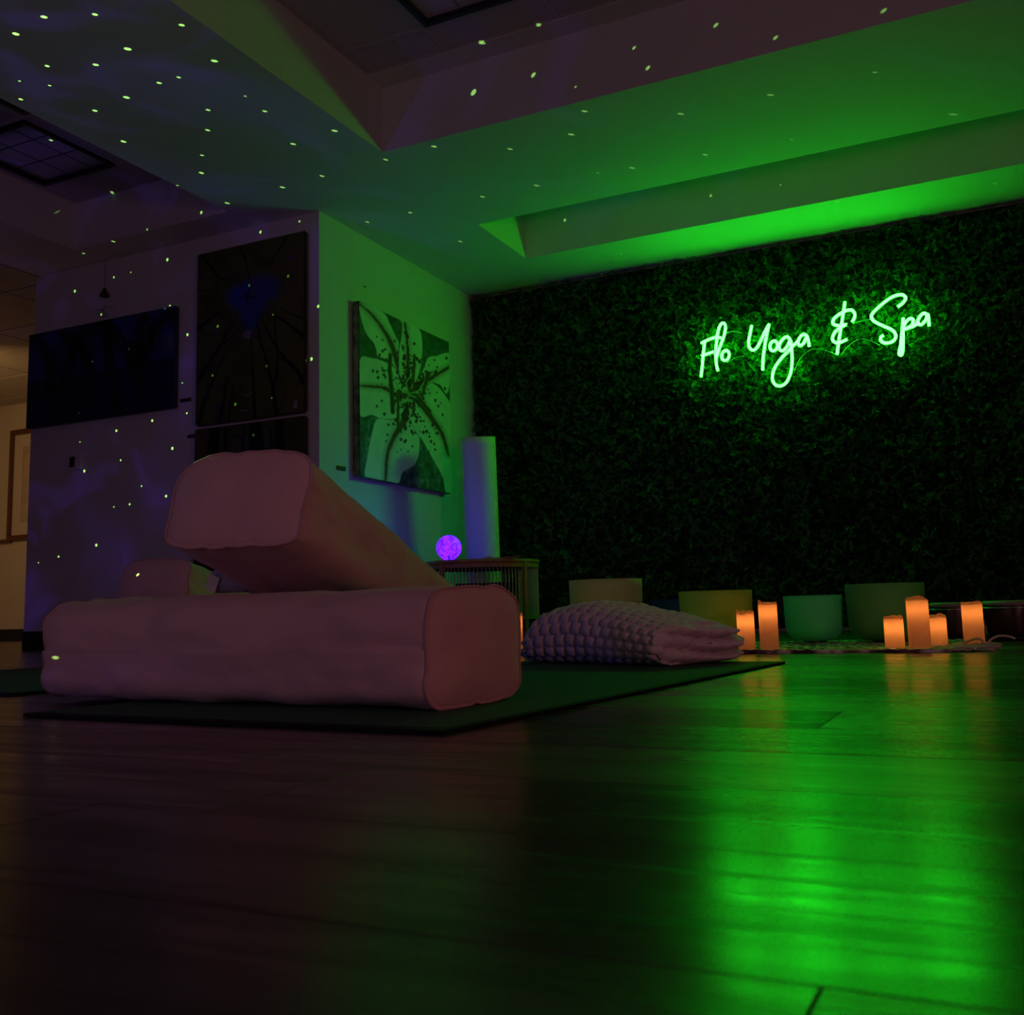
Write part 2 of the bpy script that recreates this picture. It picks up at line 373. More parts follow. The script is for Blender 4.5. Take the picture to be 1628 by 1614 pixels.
def troffer(x0, x1, y0, y1, z, label, nx, ny):
    t = empty('louvred_light', ((x0+x1)/2, (y0+y1)/2, z), label, 'ceiling light')
    a, b = (x1-x0)/2, (y1-y0)/2
    for nm, q in (('frame_rail', (-a, a, -b, -b+.022)), ('frame_rail', (-a, a, b-.022, b)), ('frame_rail', (-a, -a+.022, -b+.022, b-.022)), ('frame_rail', (a-.022, a, -b+.022, b-.022))):
        link(nm, box_me(nm, *q, -.006, .020), M_black, t)
    link('housing', box_me('housing', -a+.02, a-.02, -b+.02, b-.02, .045, .055), M_trin, t)
    for i in range(1, nx):
        x = -a+2*a*i/nx; link('louvre', box_me('louvre', x-.001, x+.001, -b+.02, b-.02, .030, .044), M_lou, t)
    for j in range(1, ny):
        y = -b+2*b*j/ny; link('louvre', box_me('louvre', -a+.02, a-.02, y-.001, y+.001, .029, .043), M_lou, t)
M_trin = mat('troffer_inside', (.006, .006, .007), .9, spec=.05)
M_lou = mat('louvre_metal', (.012, .012, .014), .6, spec=.2)
troffer(*fixA[:2], *fixA[2:], 2.737, 'black framed louvred ceiling light in the recess above the middle of the room, switched off', 6, 3)
troffer(*fixL1, 2.686, 'black framed square louvred light in the left ceiling recess, seen whole', 3, 3)
troffer(*fixL2, 2.686, 'black framed louvred light in the left recess, half hidden by the soffit edge', 3, 3)

# hall ceiling with tiles beyond the opening
hc = link('ceiling_hall', box_me('ceiling_hall', -10.2, -5.5, -3, 7.2, HC+.03, HC+.08), M_tile); tag(hc, kind='structure')
HX = [-5.52, -5.98, -6.9, -7.79, -8.7, -9.6, -10.15]; HY = [2.75, 3.35, 3.95, 4.56, 5.18, 5.60, 6.23, 6.84, 7.05]
for i in range(len(HX)-1):
    for j in range(len(HY)-1):
        link('ceiling_tile', box_me('ceiling_tile', HX[i+1]+.009, HX[i]-.009, HY[j]+.009, HY[j+1]-.009, HC+.012, HC+.024), M_tile, hc)

# ------------------------------------------------------------------ walls
def wall(name, *b, m=M_wall):
    return tag(link(name, box_me(name, *b), m), kind='structure')
wall('wall_back', -3.27, 3.2, 6.28, 6.40, 0, 2.52)
wl = wall('wall_left', -3.39, -3.27, 4.55, 6.40, 0, HC+.1)         # return wall with the lily painting
wp = wall('wall_front_left', -5.52, -3.27, 4.43, 4.55, 0, HC+.1)   # wall with palm and forest paintings
wall('wall_hall', -10.2, -3.39, 7.08, 7.2, 0, HC+.1, m=M_hallwall)
wall('wall_far_left', -10.3, -10.2, -3, 7.2, 0, HC+.1, m=M_hallwall)
wall('wall_right', 3.2, 3.3, -3, 6.4, 0, HC+.6)
wall('wall_behind', -10.2, 3.3, -3.1, -3, 0, HC+.6)
def skirt(name, *b):
    return tag(link(name, box_me(name, *b, bev=.003, seg=1), M_dark), kind='structure')
skirt('baseboard_front_left', -5.52, -3.27, 4.418, 4.43, 0, .115)
skirt('baseboard_left', -3.27, -3.258, 4.42, 6.27, 0, .115)
skirt('baseboard_hall', -10.2, -5.6, 7.066, 7.08, 0, .115)
tag(link('trim_hall_rail', box_me('trim_hall_rail', -10.2, -9.03, 7.05, 7.08, .985, 1.02), M_brass), kind='structure')

# ------------------------------------------------------------------ leaf wall
def leaf_wall():
    t = empty('leaf_wall', (-.9, 6.28, 0), 'dark artificial foliage wall covering the whole back wall behind the neon sign', 'plant wall')
    link('backing_panel', box_me('backing_panel', -2.368, 4.05, -.03, -.002, .02, 2.385), M_leafback, t)
    # sprig templates: a curved stem with narrow leaflets on both sides
    tv, tf = [], []
    for q in range(10):
        V, F = [], []; L = random.uniform(.042, .066); bend = random.uniform(-1.2, 1.2); n = 6
        P = []; a = 0; p = Vector((0, 0, 0))
        for i in range(n+1):
            P.append(p.copy()); a += bend/n; p = p+Vector((math.sin(a), math.cos(a), .25*math.sin(i)))*L/n
        for i in range(n):
            b = len(V); w_ = .0012; V += [P[i]+Vector((-w_, 0, 0)), P[i]+Vector((w_, 0, 0)), P[i+1]+Vector((w_, 0, 0)), P[i+1]+Vector((-w_, 0, 0))]; F.append((b, b+1, b+2, b+3))
        for i in range(1, n+1):
            for s in (-1, 1):
                d = (P[i]-P[i-1]).normalized(); side = Vector((d.y, -d.x, 0))*s
                ll = random.uniform(.011, .020)*(1.15-.5*i/n); dr = (side*.85+d*.6+Vector((0, 0, random.uniform(-.5, .5)))).normalized()
                pe = dr.cross(Vector((0, 0, 1))).normalized()*random.uniform(.0016, .0032)
                b = len(V); m_ = P[i]+dr*ll*.5+Vector((0, 0, .002))
                V += [P[i], m_+pe, P[i]+dr*ll-Vector((0, 0, .002)), m_-pe]; F.append((b, b+1, b+2, b+3))
        tv.append(np.array([tuple(v) for v in V])); tf.append(np.array(F))
    N = 27000
    x = RNG.uniform(-2.41, 2.6, N); x = np.maximum(x, -2.37+.02*RNG.random(N)); z = RNG.uniform(.03, 2.385, N)
    lump = fbm(x*4+20, z*4+9, 0, 3)
    allV, allF, base = [], [], 0
    for i in range(N):
        k = i % 10; v = tv[k]*RNG.uniform(.7, 1.15)
        ax = RNG.uniform(0, 2*PI)
        # stem direction mostly sideways and outward (-Y)
        out = RNG.uniform(.25, 1.3)
        d = np.array([math.cos(ax), -out, math.sin(ax)+.15]); d /= np.linalg.norm(d)
        s = np.cross(d, RNG.normal(size=3)); s /= np.linalg.norm(s); nn = np.cross(s, d)
        W = v[:, 0:1]*s+v[:, 1:2]*d+v[:, 2:3]*nn
        y = -.020-.085*max(0, lump[i]-.12)*RNG.uniform(.1, 1)
        W += np.array([x[i], y, z[i]])
        W[:, 2] = np.minimum(W[:, 2], 2.397)
        W[:, 0] = np.maximum(W[:, 0], -2.385 + .03*vnoise(W[:, 2]*9, 3.3))
        allV.append(W); allF.append(tf[k]+base); base += len(v)
    V = np.concatenate(allV).astype(np.float32); F = np.concatenate(allF).astype(np.int32)
    me = bpy.data.meshes.new('foliage'); me.vertices.add(len(V)); me.vertices.foreach_set('co', V.ravel())
    me.loops.add(F.size); me.loops.foreach_set('vertex_index', F.ravel())
    me.polygons.add(len(F)); me.polygons.foreach_set('loop_start', np.arange(0, F.size, 4, dtype=np.int32))
    me.update(calc_edges=True); me.validate()
    tag(link('foliage', me, M_leaf, t), kind='stuff')
leaf_wall()

# ------------------------------------------------------------------ neon sign
def RAY(px, py):
    a = (px-814)/1614.21; b = (py-760)/1614.21
    return R_*a - U_*b + f_
def on_y(px, py, Y):        # where a sight line of the photograph meets the plane y = Y
    d = RAY(px, py); return d*(Y/d.y)+Vector((0, 0, EYE_Z))
SY = 6.163
def neon():
    t = empty('neon_sign', (-.95, SY, 1.65), 'glowing green cursive neon sign reading Flo Yoga & Spa on the leaf wall', 'neon sign')
    m = emis('neon_green', (.0135, 1.0, .0180), 42.0)
    # the flexible tube glows through white silicone
    g = lambda P: [(1090+a/7.752, 480+b/7.752) for a, b in P]
    h = lambda P: [(1060+a/3.3917, 420+b/3.3917) for a, b in P]
    def ell(cx, cy, rx, ry, rot, n=12):
        o = []
        for i in range(n):
            a = 2*PI*i/n; x = rx*math.cos(a); y = ry*math.sin(a)
            o.append((cx+x*math.cos(rot)-y*math.sin(rot), cy+x*math.sin(rot)+y*math.cos(rot)))
        return o
    strokes = [
     ('letter_stroke', g([(232, 500), (218, 640), (205, 780), (190, 925)]), 0),
     ('letter_stroke', g([(190, 510), (280, 465), (370, 437), (440, 445)]), 0),
     ('letter_stroke', g([(195, 665), (270, 640), (345, 612)]), 0),
     ('letter_stroke', g([(398, 850), (378, 760), (370, 620), (383, 460), (405, 340), (440, 268), (478, 268), (492, 320), (475, 410), (440, 510), (405, 600), (378, 690)]), 0),
     ('letter_stroke', g(ell(490, 660, 46, 62, .25)), 1),
     ('letter_stroke', g([(815, 290), (792, 400), (776, 490), (785, 560), (828, 595), (880, 560), (935, 455), (990, 340), (1030, 272)]), 0),
     ('letter_stroke', g([(1030, 272), (1000, 400), (972, 560), (955, 700), (950, 842)]), 0),
     ('letter_stroke', g(ell(1085, 542, 46, 62, .25)), 1),
     ('letter_stroke', g([(1290, 470), (1255, 430), (1205, 450), (1158, 520), (1160, 590), (1205, 598), (1255, 540), (1290, 470), (1303, 560), (1312, 700), (1300, 850), (1250, 980), (1180, 1035), (1105, 1020), (1068, 940), (1095, 820), (1175, 700), (1280, 590), (1360, 505), (1400, 462)]), 0),
     ('letter_stroke', g([(1500, 425), (1455, 398), (1405, 440), (1385, 505), (1412, 540), (1455, 505), (1495, 430), (1512, 480), (1524, 550)]), 0),
     ('letter_stroke', h([(961, 203), (946, 300), (930, 400), (918, 487)]), 0),
     ('letter_stroke', h([(1000, 312), (1015, 275), (995, 247), (952, 257), (905, 290), (896, 320), (925, 331), (968, 325), (935, 342), (903, 372), (894, 408), (918, 425), (950, 416), (973, 404)]), 0),
     ('letter_stroke', h([(1245, 230), (1275, 207), (1288, 180), (1262, 164), (1210, 180), (1150, 225), (1106, 272), (1115, 305), (1165, 332), (1215, 355), (1235, 385), (1220, 415), (1180, 426), (1154, 412), (1156, 392), (1170, 384)]), 0),
     ('letter_stroke', h([(1275, 290), (1270, 350), (1262, 430), (1253, 480), (1264, 491), (1273, 465), (1275, 400), (1277, 335), (1305, 296), (1328, 298), (1322, 328), (1292, 347), (1282, 350), (1330, 335), (1360, 310)]), 0),
     ('letter_stroke', h([(1406, 275), (1385, 264), (1361, 288), (1352, 318), (1372, 326), (1396, 300), (1407, 270), (1412, 300), (1415, 333)]), 0)]
    for nm, P, closed in strokes:
        Q = smooth_path([on_y(a, b, SY) - Vector((-.95, SY, 1.65)) for a, b in P], 6, bool(closed))
        link(nm, tube_me(nm, Q, .0080, 8, bool(closed)), m, t)
        back = [q+Vector((0, .012, 0)) for q in Q]
        link('tube_backing', tube_me('tube_backing', back, .0088, 6, bool(closed)), M_sil, t)
    cab = [h([(322, 372), (350, 363), (380, 364), (408, 372)]), h([(325, 532), (370, 505), (420, 495)]), h([(690, 575), (720, 510), (770, 465), (820, 458), (870, 470), (922, 492)]),
           h([(940, 492), (980, 440), (1040, 405), (1100, 414), (1150, 440)]), h([(1003, 322), (1050, 306), (1100, 298)])]
    for P in cab:
        Q = smooth_path([on_y(a, b, SY)-Vector((-.95, SY, 1.65)) for a, b in P], 6)
        link('cable', tube_me('cable', Q, .0022, 6), M_cab, t)
    # thin stand-offs that hold the tubes to the wall
    for i, (nm, P, c) in enumerate(strokes):
        q = on_y(*P[len(P)//2], SY)-Vector((-.95, SY, 1.65))
        link('standoff', tube_me('standoff', [q+Vector((0, .018, 0)), q+Vector((0, .085, 0))], .003, 6), M_cab, t)
M_sil = mat('white_silicone', (.55, .6, .55), .4); M_cab = mat('clear_cable', (.55, .6, .55), .3)
neon()

# ------------------------------------------------------------------ bolsters
def bolster(label, L, W, T, seed, M4, group=None, sag=0.0):
    """x along length 0..L, y across, z up 0..T; M4 places it"""
    NP, NU = 176, 132
    th = np.linspace(0, 2*PI, 2001); ex = 2/6.5
    def perim(n):
        e = 2/n
        c, s = np.cos(th), np.sin(th); y = np.sign(c)*np.abs(c)**e; z = np.sign(s)*np.abs(s)**e
        z = np.where(s < 0, -np.abs(s)**(2/(n*2.2)), z)*1.0; y = y*W/2; z = z*T/2
        d = np.r_[0, np.cumsum(np.hypot(np.diff(y), np.diff(z)))]; q = np.linspace(0, d[-1], NP+1)[:-1]
        return np.interp(q, d, y), np.interp(q, d, z)
    y6, z6 = perim(3.2); y9, z9 = perim(4.2)
    us = .5-.5*np.cos(np.linspace(0, PI, NU)); us = .35*us+.65*np.linspace(0, 1, NU)
    V = np.zeros((NU, NP, 3)); ang = np.arange(NP)/NP*2*PI
    for i, u in enumerate(us):
        dist = min(u, 1-u)*L; k = math.exp(-dist/.07)
        y = y6*(1-k)+y9*k; z = z6*(1-k)+z9*k
        g = 1+.045*math.sin(PI*u)**.6-.03*math.exp(-dist/.014)
        rr = np.hypot(y, z); cy, cz = y/rr, z/rr
        ends = 0 if u < .5 else 9
        wr = (vnoise(ang*5.1+seed*3, dist*9+ends, seed)-.5)*.010*math.exp(-dist/.09) + (vnoise(ang*9+seed, dist*6+ends, 2)-.5)*.005*math.exp(-dist/.05)*min(1, dist/.012)
        wr = wr + (fbm(ang*2.2+seed*5, u*7+seed, 1, 3)-.45)*.022*(1-math.exp(-dist/.06))
        y = y*g+cy*wr; z = z*(1+(g-1)*.35)+cz*wr*.8
        z = z*(1-sag*math.sin(PI*u)) + T/2
        V[i, :, 0] = u*L; V[i, :, 1] = y; V[i, :, 2] = z
    V[..., 2] = np.maximum(V[..., 2], .002*T)
    verts = list(V.reshape(-1, 3)); faces = []
    for i in range(NU-1):
        for k in range(NP):
            k2 = (k+1) % NP; faces.append((i*NP+k, (i+1)*NP+k, (i+1)*NP+k2, i*NP+k2))
    for end, i0 in ((0, 0), (1, NU-1)):
        ring = V[i0]; cen = ring.mean(0); sgn = -1 if end == 0 else 1; prev = [i0*NP+k for k in range(NP)]
        rs = [.985, .95, .90, .82, .7, .55, .4, .25, .12]
        for r in rs:
            p = cen+(ring-cen)*r; b = .020*(1-r**3)
            w_ = (fbm(p[:, 1]*26+seed*7, p[:, 2]*26, seed+end, 2)-.4)*.014*(1-r**6)
            if r == .985: b = -.0015
            p = p.copy(); p[:, 0] += sgn*(b+w_*.6); s0 = len(verts); verts += list(p)
            cur = list(range(s0, s0+NP))
            for k in range(NP):
                k2 = (k+1) % NP; q = (prev[k], prev[k2], cur[k2], cur[k]); faces.append(q if end == 0 else q[::-1])
            prev = cur
        s0 = len(verts); verts.append(cen+np.array([sgn*.022, 0, 0]))
        for k in range(NP):
            q = (prev[k], prev[(k+1) % NP], s0); faces.append(q if end == 0 else q[::-1])
    o = link('bolster', pymesh('bolster', verts, faces), M_fab, None, True)
    tag(o, label, 'bolster', group)
    for i0 in (0, NU-1):
        P = [Vector(p) for p in V[i0]]
        c = sum(P, Vector())/len(P); P = [p+(p-c).normalized()*.0008 for p in P]
        link('seam', tube_me('seam', P, .0021, 6, True), M_fab2, o)
    o.matrix_world = M4
    return o
def frame(o, ax, upish):
    ax = Vector(ax).normalized(); y = Vector(upish).cross(ax).normalized(); z = ax.cross(y)
    return Matrix(((ax.x, y.x, z.x, o[0]), (ax.y, y.y, z.y, o[1]), (ax.z, y.z, z.z, o[2]), (0, 0, 0, 1)))
# lower bolster lies crosswise on the mat
ax1 = Vector((-1, .085, 0)).normalized(); c1 = Vector((-.826, 1.390, .0072)); n1 = Vector((.085, 1, 0)).normalized()
bolster('dusty rose rectangular bolster lying crosswise on the near end of the green mat', .955, .30, .199, 1, frame(c1+n1*.150, ax1, (0, 0, 1)), 'rose bolsters on the mats')
# upper bolster is propped on it and slopes down to the mat
yw, pt = -.13, .299
ax2 = Vector((math.sin(yw)*math.cos(pt), math.cos(yw)*math.cos(pt), -math.sin(pt)))
rt2 = Vector((math.cos(yw), -math.sin(yw), 0)); up2 = rt2.cross(ax2)
o2 = Vector((-1.289, 1.493, .384))
bolster('dusty rose bolster leaning up on the crosswise bolster, its seamed end raised high', .94, .30, .195, 5, frame(o2-up2*.0975, ax2, up2), 'rose bolsters on the mats')
# the second pair further left
c4 = Vector((-2.2, 2.77, .0075))
bolster('dusty rose bolster flat on the far left mat, mostly hidden behind the near pair', .95, .30, .205, 8, frame(c4+n1*.15, ax1, (0, 0, 1)), 'rose bolsters on the mats')
pt3 = .2; ax3 = Vector((math.sin(yw)*math.cos(pt3), math.cos(yw)*math.cos(pt3), -math.sin(pt3))); up3 = rt2.cross(ax3)
o3 = Vector((-2.775, 2.77, .305))
bolster('dusty rose bolster propped up further back on the left, half in purple light', .90, .30, .160, 11, frame(o3-up3*.08, ax3, up3), 'rose bolsters on the mats')

# ------------------------------------------------------------------ mats
def yoga_mat(label, P0, P1, P2, P3, group):
    P = [Vector((*p, 0)) for p in (P0, P1, P2, P3)]; T = .006
    def prism(name, Q, z0, z1, m, parent):
        v = [(q.x, q.y, z0) for q in Q]+[(q.x, q.y, z1) for q in Q]
        return link(name, pymesh(name, v, [(3, 2, 1, 0), (4, 5, 6, 7), (0, 1, 5, 4), (1, 2, 6, 5), (2, 3, 7, 6), (3, 0, 4, 7)]), m, parent)
    c = sum(P, Vector())/4; e = empty('yoga_mat', (0, 0, 0), label, 'yoga mat', 0, group)
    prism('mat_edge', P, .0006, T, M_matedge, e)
    In = [p+(c-p).normalized()*.03 for p in P]  # black edge, widened so its colour also gives the near strip's shade
    prism('mat_surface', In, T-.0005, T+.0009, M_mat, e)
    # fine ribs pressed into the surface run across the mat
    return e
nt = M_mat.node_tree; _p = nt.nodes['Principled BSDF']; _tc = nt.nodes.new('ShaderNodeTexCoord')
_w = nt.nodes.new('ShaderNodeTexWave'); _w.bands_direction = 'Y'; _w.inputs['Scale'].default_value = 38; _w.inputs['Distortion'].default_value = .6; _w.inputs['Detail Scale'].default_value = 8
nt.links.new(_tc.outputs['Object'], _w.inputs['Vector'])
_v = nt.nodes.new('ShaderNodeTexWave'); _v.bands_direction = 'X'; _v.inputs['Scale'].default_value = 30; nt.links.new(_tc.outputs['Object'], _v.inputs['Vector'])
_b = nt.nodes.new('ShaderNodeBump'); _b.inputs['Strength'].default_value = 1; _b.inputs['Distance'].default_value = .003
nt.links.new(node_math(nt, 'MULTIPLY_ADD', _v.outputs['Fac'], .4, _w.outputs['Fac']), _b.inputs['Height']); nt.links.new(_b.outputs[0], _p.inputs['Normal'])
yoga_mat('green ribbed yoga mat with black edge under the two near bolsters', (-1.56, 1.257), (-.684, 1.197), (-.553, 2.838), (-1.42, 2.90), None)
yoga_mat('dark yoga mat under the far left bolsters, its corner at the left edge', (-3.2, 1.78), (-2.035, 1.60), (-1.93, 3.25), (-3.05, 3.40), None)

# ------------------------------------------------------------------ chunky knit blanket
def knit_blanket():
    # local x along length, y depth, z up
    L, W, H = .53, .34, .165; NP, NU = 420, 260; e = 2/3.0
    th = np.linspace(0, 2*PI, 3001); c, s = np.cos(th), np.sin(th)
    y = np.sign(c)*np.abs(c)**e*W/2; z = np.sign(s)*np.abs(s)**e*H/2
    d = np.r_[0, np.cumsum(np.hypot(np.diff(y), np.diff(z)))]; q = np.linspace(0, d[-1], NP+1)[:-1]
    y0 = np.interp(q, d, y); z0 = np.interp(q, d, z); per = d[-1]
    ty = np.roll(y0, -1)-np.roll(y0, 1); tz = np.roll(z0, -1)-np.roll(z0, 1); tl = np.hypot(ty, tz); ny, nz = tz/tl, -ty/tl
    V = np.zeros((NU, NP, 3)); cw, ch = .040, per/26
    for i in range(NU):
        u = i/(NU-1); x = u*L
        left = math.sqrt(max(0, 1-(1-min(1, u/.16))**2.2)) if u < .16 else 1
        hs = (1.0 if u < .32 else 1.0-.36*((u-.32)/.68)**1.2)
        hs *= .55+.45*left if u < .16 else 1
        hs *= .80+.20*math.sin(min(1, u/.34)*PI/2)+ .012*math.sin(u*19)
        ws = .86+.14*left
        # brick pattern of plump stitches
        a = q/ch; row = np.floor(a); fa = a-row
        b = x/cw + .5*(row % 2) + .18*np.sin(row*2.1); fb = b-np.floor(b)
        bump = (1-np.abs(2*fb-1)**3.0)*(1-.55*np.abs(2*fa-1)**2.6)
        slit = np.exp(-((fb-.02)/.09)**2)*(1-np.abs(2*fa-1)**4)
        disp = .0125*bump-.008*slit+.006*(vnoise(q*12, x*12, 4)-.5)
        yy = y0*ws+ny*disp; zz = z0+nz*disp
        zz = (zz+H/2)*hs + .004*0
        yy = yy + .02*np.sin(u*4)
        V[i, :, 0] = x+(-.02 if u == 0 else 0); V[i, :, 1] = yy; V[i, :, 2] = np.maximum(zz, .0)
    verts = list(V.reshape(-1, 3)); faces = []
    for i in range(NU-1):
        for k in range(NP):
            k2 = (k+1) % NP; faces.append((i*NP+k, (i+1)*NP+k, (i+1)*NP+k2, i*NP+k2))
    for end, i0 in ((0, 0), (1, NU-1)):
        ring = V[i0]; cen = ring.mean(0); prev = [i0*NP+k for k in range(NP)]; rs = np.linspace(.975, .02, 34)
        hh = ring[:, 2].max()
        for r in rs:
            p = cen+(ring-cen)*r
            if end == 1:   # the folded layers bulge out as three plump rolls
                zz = p[:, 2]/hh*3 + .28*np.sin(p[:, 1]*14+1); fz = zz-np.floor(zz)
                lob = np.clip(1-np.abs(2*fz-1)**2.4, 0, 1)
                far = np.clip((p[:, 1]+W/2)/W, 0, 1)
                b = (.012+.075*lob*(.15+.85*far**.8))*(1-r**8) + (.014*(vnoise(p[:, 1]*45, p[:, 2]*45, 7)-.5)-.022*np.abs(np.cos(p[:, 1]*62+np.floor(zz)*1.5))**3)*(1-r**4)
                p = p.copy(); p[:, 0] += b
            else:
                p = p.copy(); p[:, 0] -= .03*(1-r**2)
            s0 = len(verts); verts += list(p); cur = list(range(s0, s0+NP))
            for k in range(NP):
                k2 = (k+1) % NP; f = (prev[k], prev[k2], cur[k2], cur[k]); faces.append(f if end == 0 else f[::-1])
            prev = cur
    o = link('knit_blanket', pymesh('knit_blanket', verts, faces), M_knit, None, True)
    tag(o, 'pale chunky knit blanket folded thick at the far end of the green mat', 'blanket')
    a = Vector((-1.305, 2.805, 0)); b = Vector((-.80, 2.60, 0)); d = (b-a).normalized()
    o.matrix_world = frame(Vector((a.x, a.y, .0085))+Vector((-d.y, d.x, 0))*.14, d, (0, 0, 1))
    return o
knit_blanket()

# ------------------------------------------------------------------ floor runner with fringe
def runner():
    x0, x1, yA, yB = -1.95, -.16, 3.42, 4.36
    t = empty('woven_rug', (0, 0, 0), 'long rag woven rug under the candles and bowls, pale fringe on its right end', 'rug')
    NX, NY = 260, 90; X, Y = np.meshgrid(np.linspace(x0, x1, NX), np.linspace(yA, yB, NY))
    front = np.exp(-((Y-yA)/.05)**2)
    Z = .0068+.0022*np.sin(X*150)*np.sin(Y*170) + .016*front*np.clip(fbm(X*7, Y*4, 3, 3)-.36, 0, 1) + .002*fbm(X*20, Y*20, 1, 2)
    Yd = Y + front*.05*(vnoise(X*5, 2.2, 0)-.5)
    V = np.stack([X, Yd, Z], -1).reshape(-1, 3); f = []
    for j in range(NY-1):
        for i in range(NX-1):
            a = j*NX+i; f.append((a, a+1, a+NX+1, a+NX))
    # skirt down to the floor
    n = len(V); bot = [(X[0, i], Yd[0, i], .0005) for i in range(NX)]; V = list(V)+bot
    for i in range(NX-1): f.append((n+i, n+i+1, i+1, i))
    m = bpy.data.materials.new('rag_weave'); m.use_nodes = True; nt = m.node_tree; p = nt.nodes['Principled BSDF']; p.inputs['Roughness'].default_value = .95
    tc = nt.nodes.new('ShaderNodeTexCoord'); n_ = nt.nodes.new('ShaderNodeTexNoise'); n_.inputs['Scale'].default_value = 9
    mp = nt.nodes.new('ShaderNodeMapping'); mp.inputs['Scale'].default_value = (1, 5, 1); nt.links.new(tc.outputs['Object'], mp.inputs[0]); nt.links.new(mp.outputs[0], n_.inputs['Vector'])
    r = nt.nodes.new('ShaderNodeValToRGB'); e = r.color_ramp.elements; e[0].position = .40; e[0].color = (.06, .035, .04, 1); e[1].position = .56; e[1].color = (.85, .80, .70, 1)
    k = e.new(.48); k.color = (.25, .14, .13, 1)
    nt.links.new(n_.outputs[0], r.inputs[0]); nt.links.new(r.outputs[0], p.inputs['Base Color'])
    link('woven_cloth', pymesh('woven_cloth', V, f), m, t, True)
    VV = []
    tass = []
    for i in range(70):
        y = random.uniform(yA+.02, yA+.40); z = .010
        ang = random.uniform(-.7, .7); ln = random.uniform(.07, .15)
        pts = [Vector((x1-.01, y, .008))]
        for s in range(1, 6):
            ang += random.uniform(-.35, .35); pts.append(pts[-1]+Vector((math.cos(ang)*ln/5, math.sin(ang)*ln/5, 0))); pts[-1].z = .004+random.random()*.012
        me = tube_me('fringe', smooth_path(pts, 2), .0032, 5); link('fringe_strand', me, M_cord, t)
    for pts in ([(-.17, 3.72, .01), (-.13, 3.66, .022), (-.10, 3.62, .034), (-.08, 3.60, .030), (-.075, 3.58, .010)], [(-.07, 3.60, .008), (-.055, 3.61, .030), (-.03, 3.62, .042), (.0, 3.61, .040), (.015, 3.60, .034)]):
        link('fringe_strand', tube_me('fringe_strand', smooth_path(pts, 6), .0042, 6), M_cord, t)
runner()
RZ = .012

# ------------------------------------------------------------------ singing bowls
def bowl(label, x, y, R, H, col, thick=.006, taper=.97, z=RZ):
    t = empty('singing_bowl', (x, y, z), label, 'bowl', 0, 'frosted singing bowls along the leaf wall')
    prof = []; cr_ = R*.62
    for i in range(13):      # rounded foot
        a = -PI/2+PI/2*i/12; prof.append((max(.0005, (R*taper-cr_)+cr_*math.cos(a)), cr_*.85*(1+math.sin(a))))
    prof[0] = (.0005, 0)
    prof += [(R*(taper+(1-taper)*k/5), cr_*.85+(H-cr_*.85)*k/5) for k in range(1, 6)]
    inner = [(max(.0005, r-thick), zz+thick*.9) for r, zz in prof[::-1]]; inner[0] = (R-thick, H)
    me = lathe_me('shell', prof+inner, 72)
    m = mat('frosted_'+label.split()[0], col, .55, .02, 6, spec=.4); nt = m.node_tree; p = nt.nodes['Principled BSDF']
    p.inputs['Subsurface Weight'].default_value = .0
    tr = nt.nodes.new('ShaderNodeBsdfTranslucent'); tr.inputs[0].default_value = (*col, 1); mx = nt.nodes.new('ShaderNodeMixShader'); mx.inputs[0].default_value = .5
    out = nt.nodes['Material Output']; nt.links.new(p.outputs[0], mx.inputs[1]); nt.links.new(tr.outputs[0], mx.inputs[2]); nt.links.new(mx.outputs[0], out.inputs[0])
    link('shell', me, m, t)
    ring = [(R*.36+.006*math.cos(a), .001+.006+.006*math.sin(a)) for a in np.linspace(0, 2*PI, 9)]
    link('rubber_ring', lathe_me('rubber_ring', [(r, zz-.008) for r, zz in ring], 40), M_black, t)
    return t
bowl('teal frosted singing bowl on the rug, smallest of the bowls', -.70, 4.22, .114, .180, (.25, .80, .62))
bowl('leaf green frosted singing bowl behind the four candles', -.425, 4.22, .147, .218, (.28, .55, .24))
bowl('yellow frosted singing bowl between the knit blanket and two candles', -.985, 3.80, .136, .205, (.74, .74, .16))
bowl('salmon pink frosted singing bowl rising behind the knit blanket', -1.535, 4.10, .156, .272, (.92, .62, .50))
bowl('dark blue singing bowl glimpsed low behind the yellow bowl', -1.345, 4.53, .128, .196, (.04, .12, .42), z=0)

